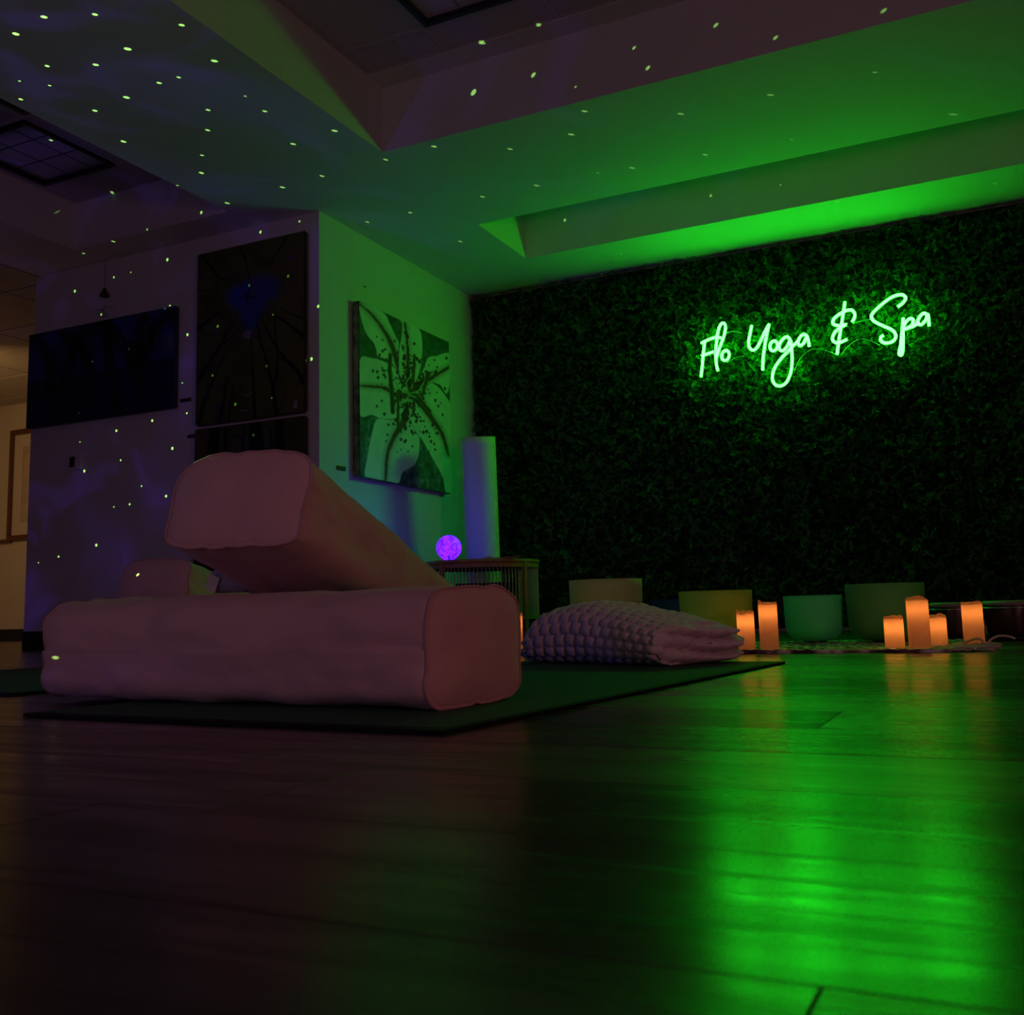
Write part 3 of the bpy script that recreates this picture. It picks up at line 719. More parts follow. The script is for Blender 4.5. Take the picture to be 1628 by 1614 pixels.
# ------------------------------------------------------------------ candles
M_wax = bpy.data.materials.new('ivory_wax'); M_wax.use_nodes = True
nt = M_wax.node_tree; p = nt.nodes['Principled BSDF']; p.inputs['Base Color'].default_value = (.78, .55, .36, 1); p.inputs['Roughness'].default_value = .5
p.inputs['Emission Color'].default_value = (1, .36, .10, 1); p.inputs['Emission Strength'].default_value = .05
tr = nt.nodes.new('ShaderNodeBsdfTranslucent'); tr.inputs[0].default_value = (1, .55, .26, 1); mx = nt.nodes.new('ShaderNodeMixShader'); mx.inputs[0].default_value = .6
nt.links.new(p.outputs[0], mx.inputs[1]); nt.links.new(tr.outputs[0], mx.inputs[2]); nt.links.new(mx.outputs[0], nt.nodes['Material Output'].inputs[0])
M_flame = emis('led_flame', (1, .45, .12), 6)
def candle(label, x, y, R, H, z=RZ, seed=0):
    t = empty('pillar_candle', (x, y, z), label, 'candle', seed*1.3, 'glowing ivory pillar candles on the rug')
    rnd = random.Random(seed); seg = 40; V = []; F = []
    lip = [rnd.uniform(.2, 1) for _ in range(6)]
    def rimz(a):
        return .0065*sum(l*math.sin((i+1)*a+i*1.7*seed) for i, l in enumerate(lip[:4]))/2
    prof = [(R*.995, 0, 0), (R, .004, 0), (R, H*.5, 0), (R, H-.012, .3), (R*.995, H-.004, 1), (R*.93, H, 1), (R*.86, H-.003, 1), (R*.82, H-.014, .2), (R*.5, H-.018, 0), (.0008, H-.019, 0)]
    for r, zz, k in prof:
        for s in range(seg):
            a = 2*PI*s/seg; V.append((r*math.cos(a), r*math.sin(a), zz+k*rimz(a)))
    for i in range(len(prof)-1):
        for s in range(seg): F.append((i*seg+s, i*seg+(s+1) % seg, (i+1)*seg+(s+1) % seg, (i+1)*seg+s))
    me = pymesh('wax', V, F); me.shade_smooth(); link('wax', me, M_wax, t)
    link('flame', lathe_me('flame', [(.0004, H-.019), (.003, H-.016), (.0034, H-.013), (.002, H-.010), (.0003, H-.008)], 12), M_flame, t)
    d = bpy.data.lights.new('candle_light', 'POINT'); d.energy = CANDLE_W; d.color = (1, .50, .17); d.shadow_soft_size = .006
    o = bpy.data.objects.new('candle_light', d); C.objects.link(o); o.location = (x, y, z+H-.036)
CANDLE_W = .05
candle('short candle at the left front of the group of four', -.337, 3.555, .0305, .100, seed=1)
candle('tallest candle of the group of four, overlapping the short front one', -.258, 3.510, .0335, .158, seed=2)
candle('short candle at the back of the group of four, between two tall ones', -.222, 3.80, .0325, .098, seed=3)
candle('tall candle standing alone at the right of the group of four', -.105, 3.72, .0325, .140, seed=4)
candle('shorter candle of the pair beside the knit blanket', -.812, 3.520, .0295, .128, seed=5)
candle('taller candle of the pair right of the knit blanket', -.728, 3.490, .0310, .158, seed=6)
candle('candle half hidden behind the left end of the knit blanket', -1.53, 3.50, .032, .135, seed=7)
candle('candle showing as a thin glowing sliver at the right end of the lower bolster', -1.675, 3.48, .032, .140, seed=8)

# ------------------------------------------------------------------ bongo drums
def bongos():
    t = empty('bongo_drums', (-.103, 4.50, 0), 'pair of dark wooden bongo drums with metal rims at the right', 'drum')
    m1 = mat('bongo_shell', (.035, .012, .008), .35, .3, 20); m2 = mat('drum_skin', (.30, .27, .25), .6); m3 = mat('chrome', (.6, .6, .6), .25, metal=1)
    for cx, R, H in ((-.095, .093, .150), (.118, .112, .152)):
        s = link('drum_shell', lathe_me('drum_shell', [(R*.80, .012), (R*.84, .03), (R*.92, .09), (R*.95, H-.02), (R*.93, H-.012), (R*.88, H-.012), (R*.75, .012)], 48), m1, t); s.location = (cx, 0, 0)
        s = link('drum_head', lathe_me('drum_head', [(R*.99, H-.018), (R*.98, H-.010), (R*.90, H-.001), (R*.8, H), (.0005, H)], 48), m2, t); s.location = (cx, 0, 0)
        s = link('rim_hoop', lathe_me('rim_hoop', [(R*1.01, H-.030), (R*1.07, H-.030), (R*1.07, H-.026), (R*1.01, H-.024), (R*1.01, H-.030)], 48), m3, t); s.location = (cx, 0, 0)
        s = link('bottom_hoop', lathe_me('bottom_hoop', [(R*.80, .004), (R*.87, .004), (R*.87, .014), (R*.80, .014), (R*.80, .004)], 48), M_black, t); s.location = (cx, 0, 0)
        for k in range(4):
            a = PI/4+k*PI/2-.25
            pts = [(cx+math.cos(a)*R*q, math.sin(a)*R*q, zz) for q, zz in ((1.05, H-.030), (1.13, H-.040), (1.06, H-.065), (.99, H-.095), (.97, .02))]
            link('tension_rod', tube_me('tension_rod', smooth_path(pts, 4), .0016, 6), m3, t)
    link('bridge_block', box_me('bridge_block', -.012, .016, -.03, .03, .05, .10, bev=.004), m1, t)
    for sx in (-.095, .118):
        for a in (.6, 2.6, 4.6):
            link('rubber_foot', lathe_me('rubber_foot', [(.006, 0), (.007, .006), (.005, .0055)], 10), M_black, t).location = (sx+.075*math.cos(a), .075*math.sin(a), 0)
bongos()

# ------------------------------------------------------------------ corded side table, lamp, box, roll
TX, TY, TR_, TZ = -2.630, 5.065, .325, .442
def side_table():
    t = empty('side_table', (TX, TY, 0), 'round wooden side table with vertical cords strung around its sides, in the corner', 'table')
    link('table_top', lathe_me('table_top', [(.0005, TZ-.020), (TR_-.004, TZ-.020), (TR_, TZ-.016), (TR_, TZ-.004), (TR_-.004, TZ), (.0005, TZ)], 72, False), M_wood, t)
    for z, nm in ((TZ-.044, 'upper_rail'), (.118, 'lower_rail')):
        prof = [(TR_-.022, z), (TR_-.004, z), (TR_-.004, z+.022), (TR_-.022, z+.022), (TR_-.022, z)]
        link(nm, lathe_me(nm, prof, 72, False), M_wood, t)
    link('lower_shelf', lathe_me('lower_shelf', [(.0005, .120), (TR_-.024, .120), (TR_-.024, .130), (.0005, .130)], 60, False), M_wood, t)
    for k in range(4):
        a = math.radians(-12-90*k-3); x, y = math.cos(a)*(TR_-.010), math.sin(a)*(TR_-.010)
        me = box_me('leg', -.013, .013, -.010, .010, 0, TZ-.02, bev=.002, seg=1); l = link('leg', me, M_wood, t); l.location = (x, y, 0); l.rotation_euler = (0, 0, a+PI/2)
    n = 92; me = tube_me('cord', [(0, 0, .135), (0, 0, TZ-.04)], .0022, 5, cap=False)
    for k in range(n):
        a = 2*PI*k/n
        if min(abs(((a-math.radians(-15-90*q)+PI) % (2*PI))-PI) for q in range(4)) < .045: continue
        c = link('cord', me, M_cord, t); c.location = (math.cos(a)*(TR_-.012), math.sin(a)*(TR_-.012), 0)
side_table()
bx = link('storage_box', box_me('storage_box', -.15, .13, -.10, .10, 0, .190, bev=.004), mat('dark_brown_box', (.05, .018, .015), .5)); bx.location = (TX+.03, TY+.01, .131)
tag(bx, 'dark brown box standing inside the corded side table', 'box')
# moon lamp
ML = Vector((-2.745, 4.90, TZ))
def moon_lamp():
    t = empty('moon_lamp', ML, 'round purple glowing moon lamp on a small wooden stand on the corner table', 'lamp')
    m = bpy.data.materials.new('moon_glow'); m.use_nodes = True; nt = m.node_tree; p = nt.nodes['Principled BSDF']; p.inputs['Base Color'].default_value = (.3, .05, .4, 1)
    tc = nt.nodes.new('ShaderNodeTexCoord'); n = nt.nodes.new('ShaderNodeTexNoise'); n.inputs['Scale'].default_value = 22; n.inputs['Distortion'].default_value = 2.5; n.inputs['Detail'].default_value = 5
    nt.links.new(tc.outputs['Object'], n.inputs['Vector']); r = nt.nodes.new('ShaderNodeValToRGB'); e = r.color_ramp.elements
    e[0].position = .35; e[0].color = (.008, .0003, .8, 1); e[1].position = .66; e[1].color = (.050, .003, 1, 1)
    nt.links.new(n.outputs[0], r.inputs[0]); nt.links.new(r.outputs[0], p.inputs['Emission Color']); p.inputs['Emission Strength'].default_value = 10
    bm = bmesh.new(); bmesh.ops.create_uvsphere(bm, u_segments=48, v_segments=32, radius=.0690)
    me = bpy.data.meshes.new('globe'); bm.to_mesh(me); bm.free(); me.shade_smooth(); o = link('globe', me, m, t); o.location = (0, 0, .0755)
    for a in (0, PI/2):
        link('stand_arm', box_me('stand_arm', -.055, .055, -.004, .004, 0, .007, bev=.001, seg=1), M_wood, t).rotation_euler = (0, 0, a+.5)
        for s in (-1, 1):
            q = link('stand_peg', tube_me('stand_peg', [(.03*s, 0, .005), (.052*s, 0, .034)], .004, 8), M_wood, t); q.rotation_euler = (0, 0, a+.5)
moon_lamp()
def table_bits():
    V = Vector((-2.47, 4.85, TZ+.0005))
    bm = bmesh.new(); bmesh.ops.create_icosphere(bm, subdivisions=3, radius=.013)
    for v in bm.verts: v.co.z *= .72; v.co *= 1+.08*math.sin(v.co.x*300)
    for v in bm.verts: v.co.z += .0095
    me = bpy.data.meshes.new('shell'); bm.to_mesh(me); bm.free(); me.shade_smooth()
    o = link('sea_shell', me, M_paper); o.location = V+Vector((0, 0, .004)); tag(o, 'small round pale shell lying in the incense tray on the corner table', 'shell')
    pts = smooth_path([(-.03, 0, .006), (0, 0, .0022), (.06, 0, .0022), (.14, 0, .004), (.17, 0, .009)], 5)
    Vv = []; F = []
    for p_ in pts:
        for y, dz in ((-.017, .003), (-.012, 0), (.012, 0), (.017, .003)): Vv.append((p_.x, y, p_.z+dz))
        for y, dz in ((.017, .001), (-.017, .001)): Vv.append((p_.x, y, p_.z+dz-.002))
    for i in range(len(pts)-1):
        for k in range(6): F.append((i*6+k, (i+1)*6+k, (i+1)*6+(k+1) % 6, i*6+(k+1) % 6))
    F += [(0, 1, 2, 3, 4, 5), tuple((len(pts)-1)*6+k for k in range(6))[::-1]]
    o = link('incense_tray', pymesh('incense_tray', Vv, F), M_wood); o.location = V; o.rotation_euler = (0, 0, .28); tag(o, 'narrow curved wooden incense tray on the corner table', 'tray')
table_bits()
def paper_roll():
    b = Vector((-2.858, 5.545, 0)); top = Vector((-2.812, 5.41, 1.215)); ax = (top-b).normalized()
    t = empty('paper_roll', b, 'tall white roll of paper leaning in the corner behind the side table', 'paper roll')
    V = []; F = []; seg = 120; R = .101; n = 24; Lr = (top-b).length
    for j in range(n+1):
        for i in range(seg+1):
            a = 2*PI*1.12*i/seg+1.0; r = R*(1+.030*i/seg)*(1+.012*(vnoise(a*1.2, j*.12, 5)-.5)); V.append((r*math.cos(a), r*math.sin(a), Lr*j/n))
    for j in range(n):
        for i in range(seg): k = j*(seg+1)+i; F.append((k, k+1, k+seg+2, k+seg+1))
    o = link('rolled_sheet', pymesh('rolled_sheet', V, F), M_paper, t, True); md = o.modifiers.new('t', 'SOLIDIFY'); md.thickness = .002
    t.rotation_euler = ax.to_track_quat('Z', 'Y').to_euler()
paper_roll()

# small folded pouch with a pale tag between the bolsters
def pouch():
    t = empty('folded_cloth', (-1.545, 1.70, .2155), 'small folded grey violet cloth with a pale tag, tucked under the raised bolster', 'cloth')
    m = fabric('violet_cloth', (.30, .27, .36)); N = 40
    for q, (r, L, oz, oy) in enumerate(((.022, .12, .012, 0), (.017, .11, .030, .012))):
        V = []; F = []
        for i in range(N):
            u = i/(N-1); x = u*L; k = math.sqrt(max(.02, 1-abs(2*u-1)**5))
            for s in range(24):
                a = 2*PI*s/24; rr = r*k*(1+.14*(vnoise(a*1.6, u*7, q+2)-.5)); V.append((x, oy+rr*1.25*math.cos(a), max(.0, oz+.008+rr*math.sin(a))))
        for i in range(N-1):
            for s in range(24): F.append((i*24+s, (i+1)*24+s, (i+1)*24+(s+1) % 24, i*24+(s+1) % 24))
        F += [tuple(range(24)), tuple((N-1)*24+s for s in range(24))[::-1]]
        link('cloth_fold', pymesh('cloth_fold', V, F), m, t, True)
    o = link('tag', box_me('tag', .018, .048, -.034, -.031, .006, .040, bev=.001, seg=1), M_matte, t); o.rotation_euler = (0, .45, 0); o.location = (-.004, .002, .014)
pouch()

# ------------------------------------------------------------------ paintings
def paint_mat(name, rough=.6):
    m = bpy.data.materials.new(name); m.use_nodes = True; nt = m.node_tree; p = nt.nodes['Principled BSDF']
    a = nt.nodes.new('ShaderNodeAttribute'); a.attribute_name = 'paint'; nt.links.new(a.outputs['Color'], p.inputs['Base Color']); p.inputs['Roughness'].default_value = rough
    p.inputs['Specular IOR Level'].default_value = .3
    return m
M_paint = paint_mat('acrylic_paint')
def homog(src):
    """crop pixel quad (tl,tr,br,bl) -> matrix mapping (u,v in 0..1, v down) to crop pixels"""
    A = []; b = []
    for (x, y), (u, v) in zip(src, ((0, 0), (1, 0), (1, 1), (0, 1))):
        A.append([u, v, 1, 0, 0, 0, -u*x, -v*x]); b.append(x); A.append([0, 0, 0, u, v, 1, -u*y, -v*y]); b.append(y)
    h = np.linalg.solve(np.array(A, float), np.array(b, float)); return np.append(h, 1).reshape(3, 3)
def inpoly(X, Y, P):
    r = np.zeros(X.shape, bool); n = len(P)
    for i in range(n):
        x0, y0 = P[i]; x1, y1 = P[(i+1) % n]
        if y0 == y1: continue
        c = ((y0 > Y) != (y1 > Y)) & (X < (x1-x0)*(Y-y0)/(y1-y0)+x0); r ^= c
    return r
def sm(P, n=6, closed=True): return [(p.x, p.y) for p in smooth_path([(*q, 0) for q in P], n, closed)]
def line_d(X, Y, P, w0, w1):
    """signed closeness to a tapering stroke: <0 inside"""
    out = np.full(X.shape, 1e9); n = len(P)-1
    for i in range(n):
        x0, y0 = P[i]; x1, y1 = P[i+1]; dx, dy = x1-x0, y1-y0; L2 = dx*dx+dy*dy+1e-9
        t = np.clip(((X-x0)*dx+(Y-y0)*dy)/L2, 0, 1); d = np.hypot(X-x0-t*dx, Y-y0-t*dy); w_ = w0+(w1-w0)*(i+t)/n
        out = np.minimum(out, d-w_)
    return out
def panel(parent, name, o, ux, uy, nx, ny, quad, fn):
    """grid from the upper left corner o, spanning ux (right) and uy (down), coloured by fn(X, Y) in picture coordinates"""
    U, Vv = np.meshgrid(np.linspace(0, 1, nx), np.linspace(0, 1, ny)); H = homog(quad)
    d = H[2, 0]*U+H[2, 1]*Vv+1; X = (H[0, 0]*U+H[0, 1]*Vv+H[0, 2])/d; Y = (H[1, 0]*U+H[1, 1]*Vv+H[1, 2])/d
    col = fn(X, Y, U, Vv); P = np.array(o)[None, None]+U[..., None]*np.array(ux)+Vv[..., None]*np.array(uy)
    idx = np.arange(nx*ny).reshape(ny, nx); F = np.stack([idx[:-1, :-1], idx[1:, :-1], idx[1:, 1:], idx[:-1, 1:]], -1).reshape(-1, 4).astype(np.int32)
    me = bpy.data.meshes.new(name); V = P.reshape(-1, 3).astype(np.float32); me.vertices.add(len(V)); me.vertices.foreach_set('co', V.ravel())
    me.loops.add(F.size); me.loops.foreach_set('vertex_index', F.ravel()); me.polygons.add(len(F)); me.polygons.foreach_set('loop_start', np.arange(0, F.size, 4, dtype=np.int32))
    me.update(calc_edges=True)
    at = me.color_attributes.new('paint', 'FLOAT_COLOR', 'POINT'); c4_ = np.ones((nx*ny, 4), np.float32); c4_[:, :3] = col.reshape(-1, 3); at.data.foreach_set('color', c4_.ravel())
    return link(name, me, M_paint, parent)
def mixc(c, k, a): return c*(1-k[..., None])+np.array(a)*k[..., None]
def soft(d, w_=1.5): return np.clip(.5-d/(2*w_), 0, 1)

def lily(X, Y, U, V_):
    c = np.zeros(X.shape+(3,))+np.array((.075, .12, .085))
    n = fbm(X*.05, Y*.04, 2, 4); c = c*(.4+1.3*n[..., None])
    lowbg = (Y > 1000); c = mixc(c, lowbg*np.clip(fbm(X*.06+9, Y*.03, 8, 3)*2.4-1, 0, 1), (.34, .40, .42))
    c = mixc(c, lowbg*np.clip(fbm(X*.09+2, Y*.09, 4, 3)*4-2.4, 0, 1)*.5, (.25, .06, .05))
    cen = (560, 850)
    petals = [
     [(255, 262), (405, 322), (450, 400), (490, 490), (505, 520), (500, 600), (510, 720), (560, 850), (480, 700), (440, 640), (365, 612), (355, 570), (335, 520), (300, 480), (275, 420), (256, 340)],
     [(500, 355), (570, 385), (640, 428), (657, 500), (655, 600), (640, 690), (600, 800), (560, 850), (510, 780), (498, 700), (503, 560), (520, 480), (524, 400)],
     [(650, 700), (690, 615), (750, 600), (800, 582), (840, 590), (840, 700), (825, 810), (800, 850), (760, 790), (700, 790), (640, 850), (560, 850)],
     [(248, 640), (330, 622), (400, 640), (470, 680), (520, 760), (560, 850), (545, 930), (500, 990), (440, 1012), (370, 1005), (320, 985), (240, 972)],
     [(350, 1010), (440, 1012), (500, 990), (555, 900), (575, 1010), (620, 1110), (618, 1220), (585, 1300), (510, 1345), (480, 1410), (380, 1400), (272, 1372), (285, 1250), (310, 1130)],
     [(560, 850), (620, 830), (700, 780), (750, 800), (800, 860), (835, 930), (845, 1100), (845, 1480), (780, 1475), (762, 1380), (700, 1260), (640, 1150), (590, 1080), (560, 980)]]
    rnd = np.random.default_rng(3)
    ribs = [([(255, 275), (330, 340), (400, 430), (450, 520), (495, 660), (540, 800)], 3, 13), ([(545, 378), (560, 560), (556, 700), (560, 830)], 3, 9), ([(830, 672), (720, 740), (640, 790), (570, 845)], 5, 12),
            ([(248, 800), (400, 812), (480, 860), (550, 860)], 4, 13), ([(400, 1390), (415, 1230), (460, 1120), (515, 1040), (550, 930)], 4, 15), ([(805, 1240), (770, 1110), (700, 1000), (630, 900), (575, 855)], 4, 17)]
    for k, P in enumerate(petals):
        Ps = sm(P, 5); m = inpoly(X, Y, Ps); e = line_d(X, Y, Ps+[Ps[0]], 3.2, 3.2)
        r = np.hypot(X-cen[0], Y-cen[1]); base = np.zeros(X.shape+(3,))+np.array((.72, .76, .62))
        base = base*(.86+.25*fbm(X*.02+k*5, Y*.012, 6, 3)[..., None])
        base = mixc(base, np.clip(1-r/150, 0, 1)*.6, (.42, .55, .28))
        d = line_d(X, Y, sm(ribs[k][0], 5, False), ribs[k][1]*1.5, ribs[k][2]*1.5); base = mixc(base, np.clip(1-(d+12)/42, 0, 1)*.7, (.26, .17, .07))
        fd = fbm(X*.05, Y*.05, k, 2)*10; base = mixc(base, soft(d+fd-4, 3)*.9, (.16, .035, .03))
        # freckles, denser toward the throat
        for _ in range(190):
            i = rnd.integers(0, len(P)); j = rnd.integers(0, len(P)); t_ = rnd.random()*.9; q = rnd.random()
            sx = (P[i][0]*q+P[j][0]*(1-q))*t_+cen[0]*(1-t_); sy = (P[i][1]*q+P[j][1]*(1-q))*t_+cen[1]*(1-t_)
            rr = math.hypot(sx-cen[0], sy-cen[1])
            if rr < 55 or rr > 430 or rnd.random() < rr/520: continue
            s_ = rnd.uniform(4, 10); dd = np.hypot((X-sx), (Y-sy)*.8)-s_; base = mixc(base, soft(dd, 1.6)*.92, (.10, .02, .03))
        c = np.where(m[..., None], base, c); c = mixc(c, soft(e, 2)*m*.75, (.05, .06, .04))
    for P, w_ in (([(560, 850), (520, 830), (480, 790), (455, 700)], 4), ([(560, 850), (545, 780), (580, 730), (595, 700)], 4), ([(560, 850), (620, 830), (650, 790), (670, 760)], 4), ([(560, 860), (530, 900), (500, 900), (492, 880)], 4), ([(565, 860), (600, 870), (640, 900)], 4)):
        c = mixc(c, soft(line_d(X, Y, sm(P, 5, False), w_, w_), 1.5), (.36, .50, .22))
    for P, w0, w1 in (([(446, 600), (440, 700), (450, 830), (455, 965)], 13, 15), ([(492, 830), (488, 950), (486, 1065)], 10, 9), ([(602, 600), (598, 690), (588, 780)], 9, 9), ([(688, 715), (668, 790), (645, 865)], 13, 10), ([(620, 872), (655, 920), (690, 960)], 13, 14)):
        d = line_d(X, Y, P, w0, w1); c = mixc(c, soft(d, 2), (.17, .12, .035)); c = mixc(c, soft(d+w0*.7, 2), (.07, .03, .02))
    return c
def forest(X, Y, U, V_):
    c = np.zeros(X.shape+(3,))+np.array((.065, .085, .018)); n = fbm(X*.012, Y*.012, 3, 4); c = c*(.5+1.1*n[..., None])
    c = mixc(c, np.clip(fbm(X*.011+30, Y*.009+4, 5, 3)*5-3.0, 0, 1)*.5, (.16, .03, .05)); c = mixc(c, np.clip((X-420)/500, 0, 1)*.35, (.15, .12, .02))
    h = np.minimum(np.minimum(np.hypot(X-400, (Y-500))-92, np.hypot(X-555, Y-445)-92), np.maximum(np.abs(X-462)+(Y-560)*.52-100, 470-Y))
    h = h+ (fbm(X*.03, Y*.03, 1, 3)-.45)*70; c = mixc(c, np.clip(.5-h/70, 0, 1)*.95, (.02, .04, .22))
    br = [([(110, 190), (180, 280), (240, 350), (320, 380), (400, 425)], 17, 2), ([(215, 320), (235, 430)], 7, 2), ([(250, 360), (300, 410), (340, 470)], 7, 2), ([(375, 135), (420, 240), (440, 320), (480, 455)], 11, 2), ([(430, 280), (480, 310)], 4, 1),
          ([(715, 70), (670, 160), (620, 225), (585, 330)], 12, 2), ([(620, 225), (520, 300)], 7, 2), ([(80, 430), (150, 445), (235, 480)], 9, 2), ([(115, 450), (140, 520), (152, 590)], 6, 1), ([(80, 720), (150, 660), (215, 615), (310, 580)], 19, 3), ([(215, 615), (260, 510)], 7, 2), ([(215, 622), (335, 645)], 6, 2),
          ([(80, 1090), (150, 970), (240, 840), (310, 720), (375, 600)], 20, 3), ([(250, 830), (350, 745), (420, 660)], 9, 2), ([(265, 790), (320, 610)], 8, 2), ([(95, 1370), (140, 1200), (200, 1060), (300, 850)], 24, 3), ([(150, 1190), (165, 1040)], 6, 1), ([(240, 1370), (275, 1200), (300, 1040)], 24, 5), ([(275, 1200), (280, 1010)], 6, 2), ([(310, 1370), (320, 1240), (335, 1110)], 12, 3), ([(325, 1200), (410, 1120)], 7, 2),
          ([(490, 1370), (485, 1200), (478, 1050), (462, 760)], 21, 3), ([(478, 1050), (410, 950)], 7, 2), ([(482, 1090), (515, 1020)], 5, 1), ([(650, 1370), (620, 1150), (575, 960), (530, 800), (500, 660)], 22, 4), ([(530, 800), (470, 755)], 8, 2), ([(620, 1150), (650, 950), (635, 760), (620, 600)], 12, 3), ([(660, 1300), (720, 1130)], 6, 1),
          ([(830, 1100), (790, 1020), (700, 930), (640, 850), (580, 740), (530, 625)], 22, 3), ([(700, 945), (620, 905)], 7, 1), ([(832, 780), (760, 720), (680, 660), (600, 630), (540, 605)], 19, 3), ([(680, 660), (640, 620), (615, 560)], 9, 2), ([(832, 655), (760, 630), (720, 610), (660, 575)], 10, 2)]
    for P, w0, w1 in br: c = mixc(c, soft(line_d(X, Y, sm(P, 4, False), w0*.75, w1), 2.5), (.008, .007, .006))
    c = mixc(c, soft(line_d(X, Y, [(430, 540), (436, 500), (445, 450)], 3, 6), 3), (.008, .008, .01)); c = mixc(c, soft(line_d(X, Y, [(425, 490), (455, 497), (482, 490)], 12, 2), 3), (.008, .008, .01))
    c = mixc(c, inpoly(X, Y, [(402, 770), (420, 728), (470, 722), (455, 790)])*1.0, (.20, .16, .18))
    for P in ([(425, 1175), (450, 1172), (470, 1155)], [(392, 1278), (435, 1278)]): c = mixc(c, soft(line_d(X, Y, P, 6, 5), 2), (.20, .18, .22))
    c = mixc(c, inpoly(X, Y, [(195, 1245), (262, 1215), (235, 1285)])*1.0, (.05, .05, .12))
    for cx, cy in ((745, 230), (690, 830), (215, 720)): c = mixc(c, np.clip(1-np.hypot(X-cx, Y-cy)/30, 0, 1)*.5, (.16, .03, .20))
    tg = inpoly(X, Y, [(763, 1220), (788, 1216), (788, 1270), (763, 1274)]); c = mixc(c, tg*1.0, (.35, .33, .36)); c = mixc(c, soft(np.hypot(X-774, Y-1233)-6, 1.5), (.01, .01, .01))
    return c
def forest_low(X, Y, U, V_):
    c = np.zeros(X.shape+(3,))+np.array((.055, .075, .022)); n = fbm(X*.012, Y*.012, 9, 4); c = c*(.5+1.1*n[..., None]); c = mixc(c, np.clip(1-(X-70)/190, 0, 1)*.5, (.14, .03, .04))
    c = mixc(c, np.clip(1-np.hypot((X-480)/120, (Y-1500)/90), 0, 1)*.6, (.03, .03, .12))
    for P, w0, w1 in (([(240, 1360), (205, 1480), (190, 2600)], 24, 60), ([(300, 1360), (290, 1480), (285, 2600)], 12, 20), ([(485, 1330), (500, 1480), (515, 2600)], 22, 80), ([(640, 1330), (665, 1460), (690, 2600)], 18, 50), ([(600, 1400), (610, 1700), (610, 2600)], 6, 22), ([(360, 1450), (410, 1560), (420, 2600)], 4, 18), ([(415, 1380), (412, 1600)], 5, 8), ([(700, 1350), (640, 1560)], 5, 12)):
        c = mixc(c, soft(line_d(X, Y, sm(P, 4, False), w0, w1), 3), (.008, .007, .006))
    return c
def palm(X, Y, U, V_):
    t_ = (V_ > .52+.0*U) ; c = np.zeros(X.shape+(3,))+np.array((.025, .045, .22)); c = c*(1.0-.35*V_[..., None])
    sea = np.clip((V_-.50)*40, 0, 1); c = mixc(c, sea, (.010, .014, .055)); c = c*(.8+.4*fbm(X*.006, Y*.07, 2, 3)[..., None])
    c = mixc(c, np.clip(1-np.hypot((X-650)/110, (Y-520)/120), 0, 1), (.05, .08, .42)); c = mixc(c, np.clip(1-np.hypot((X-1490)/70, (Y-480)/150), 0, 1)*.8, (.14, .16, .24))
    dark = (.006, .006, .010)
    def frond(sp, n, ln, w_, lo=-.2, hi=1.0):
        nonlocal c
        S_ = sm(sp, 8, False); c = mixc(c, soft(line_d(X, Y, S_, w_*1.4, w_*.5), 2), dark)
        for i in range(n):
            q = i/(n-1); j = min(len(S_)-2, int(q*(len(S_)-1))); x, y = S_[j]; dx, dy = S_[j+1][0]-x, S_[j+1][1]-y; a = math.atan2(dy, dx)
            for s in (-1, 1):
                b = a+s*(.75-.35*q); l = ln*(1-.55*abs(2*q-.8)); P = [(x, y), (x+l*.5*math.cos(b), y+l*.5*math.sin(b)+l*.05), (x+l*math.cos(b+.15*(PI/2-b)), y+l*math.sin(b)+l*.28)]
                c = mixc(c, soft(line_d(X, Y, P, w_, 1), 2), dark)
    frond([(90, 410), (240, 540), (300, 700), (320, 950)], 26, 190, 8); frond([(380, 380), (560, 450), (640, 560), (700, 760)], 24, 230, 8); frond([(850, 250), (640, 400), (500, 560), (430, 900)], 30, 300, 9)
    frond([(850, 250), (950, 420), (1080, 560), (1150, 760)], 26, 260, 10); frond([(1250, 180), (1180, 420), (1180, 640), (1210, 900)], 24, 240, 9); frond([(1530, 150), (1400, 280), (1290, 420), (1240, 640)], 26, 210, 8)
    for P, w0, w1 in (([(840, 250), (880, 600), (960, 1120)], 40, 70), ([(1180, 500), (1170, 960)], 30, 25), ([(90, 400), (480, 300), (850, 240), (1200, 170)], 30, 20), ([(280, 600), (270, 1000)], 18, 22)):
        c = mixc(c, soft(line_d(X, Y, P, w0, w1), 12), dark)
    for P in ([(1340, 400), (1400, 600)], [(1400, 400), (1425, 570)], [(980, 430), (1080, 620)], [(1000, 360), (1140, 620)]): c = mixc(c, soft(line_d(X, Y, P, 3, 2), 2)*.8, (.12, .13, .26))
    return c
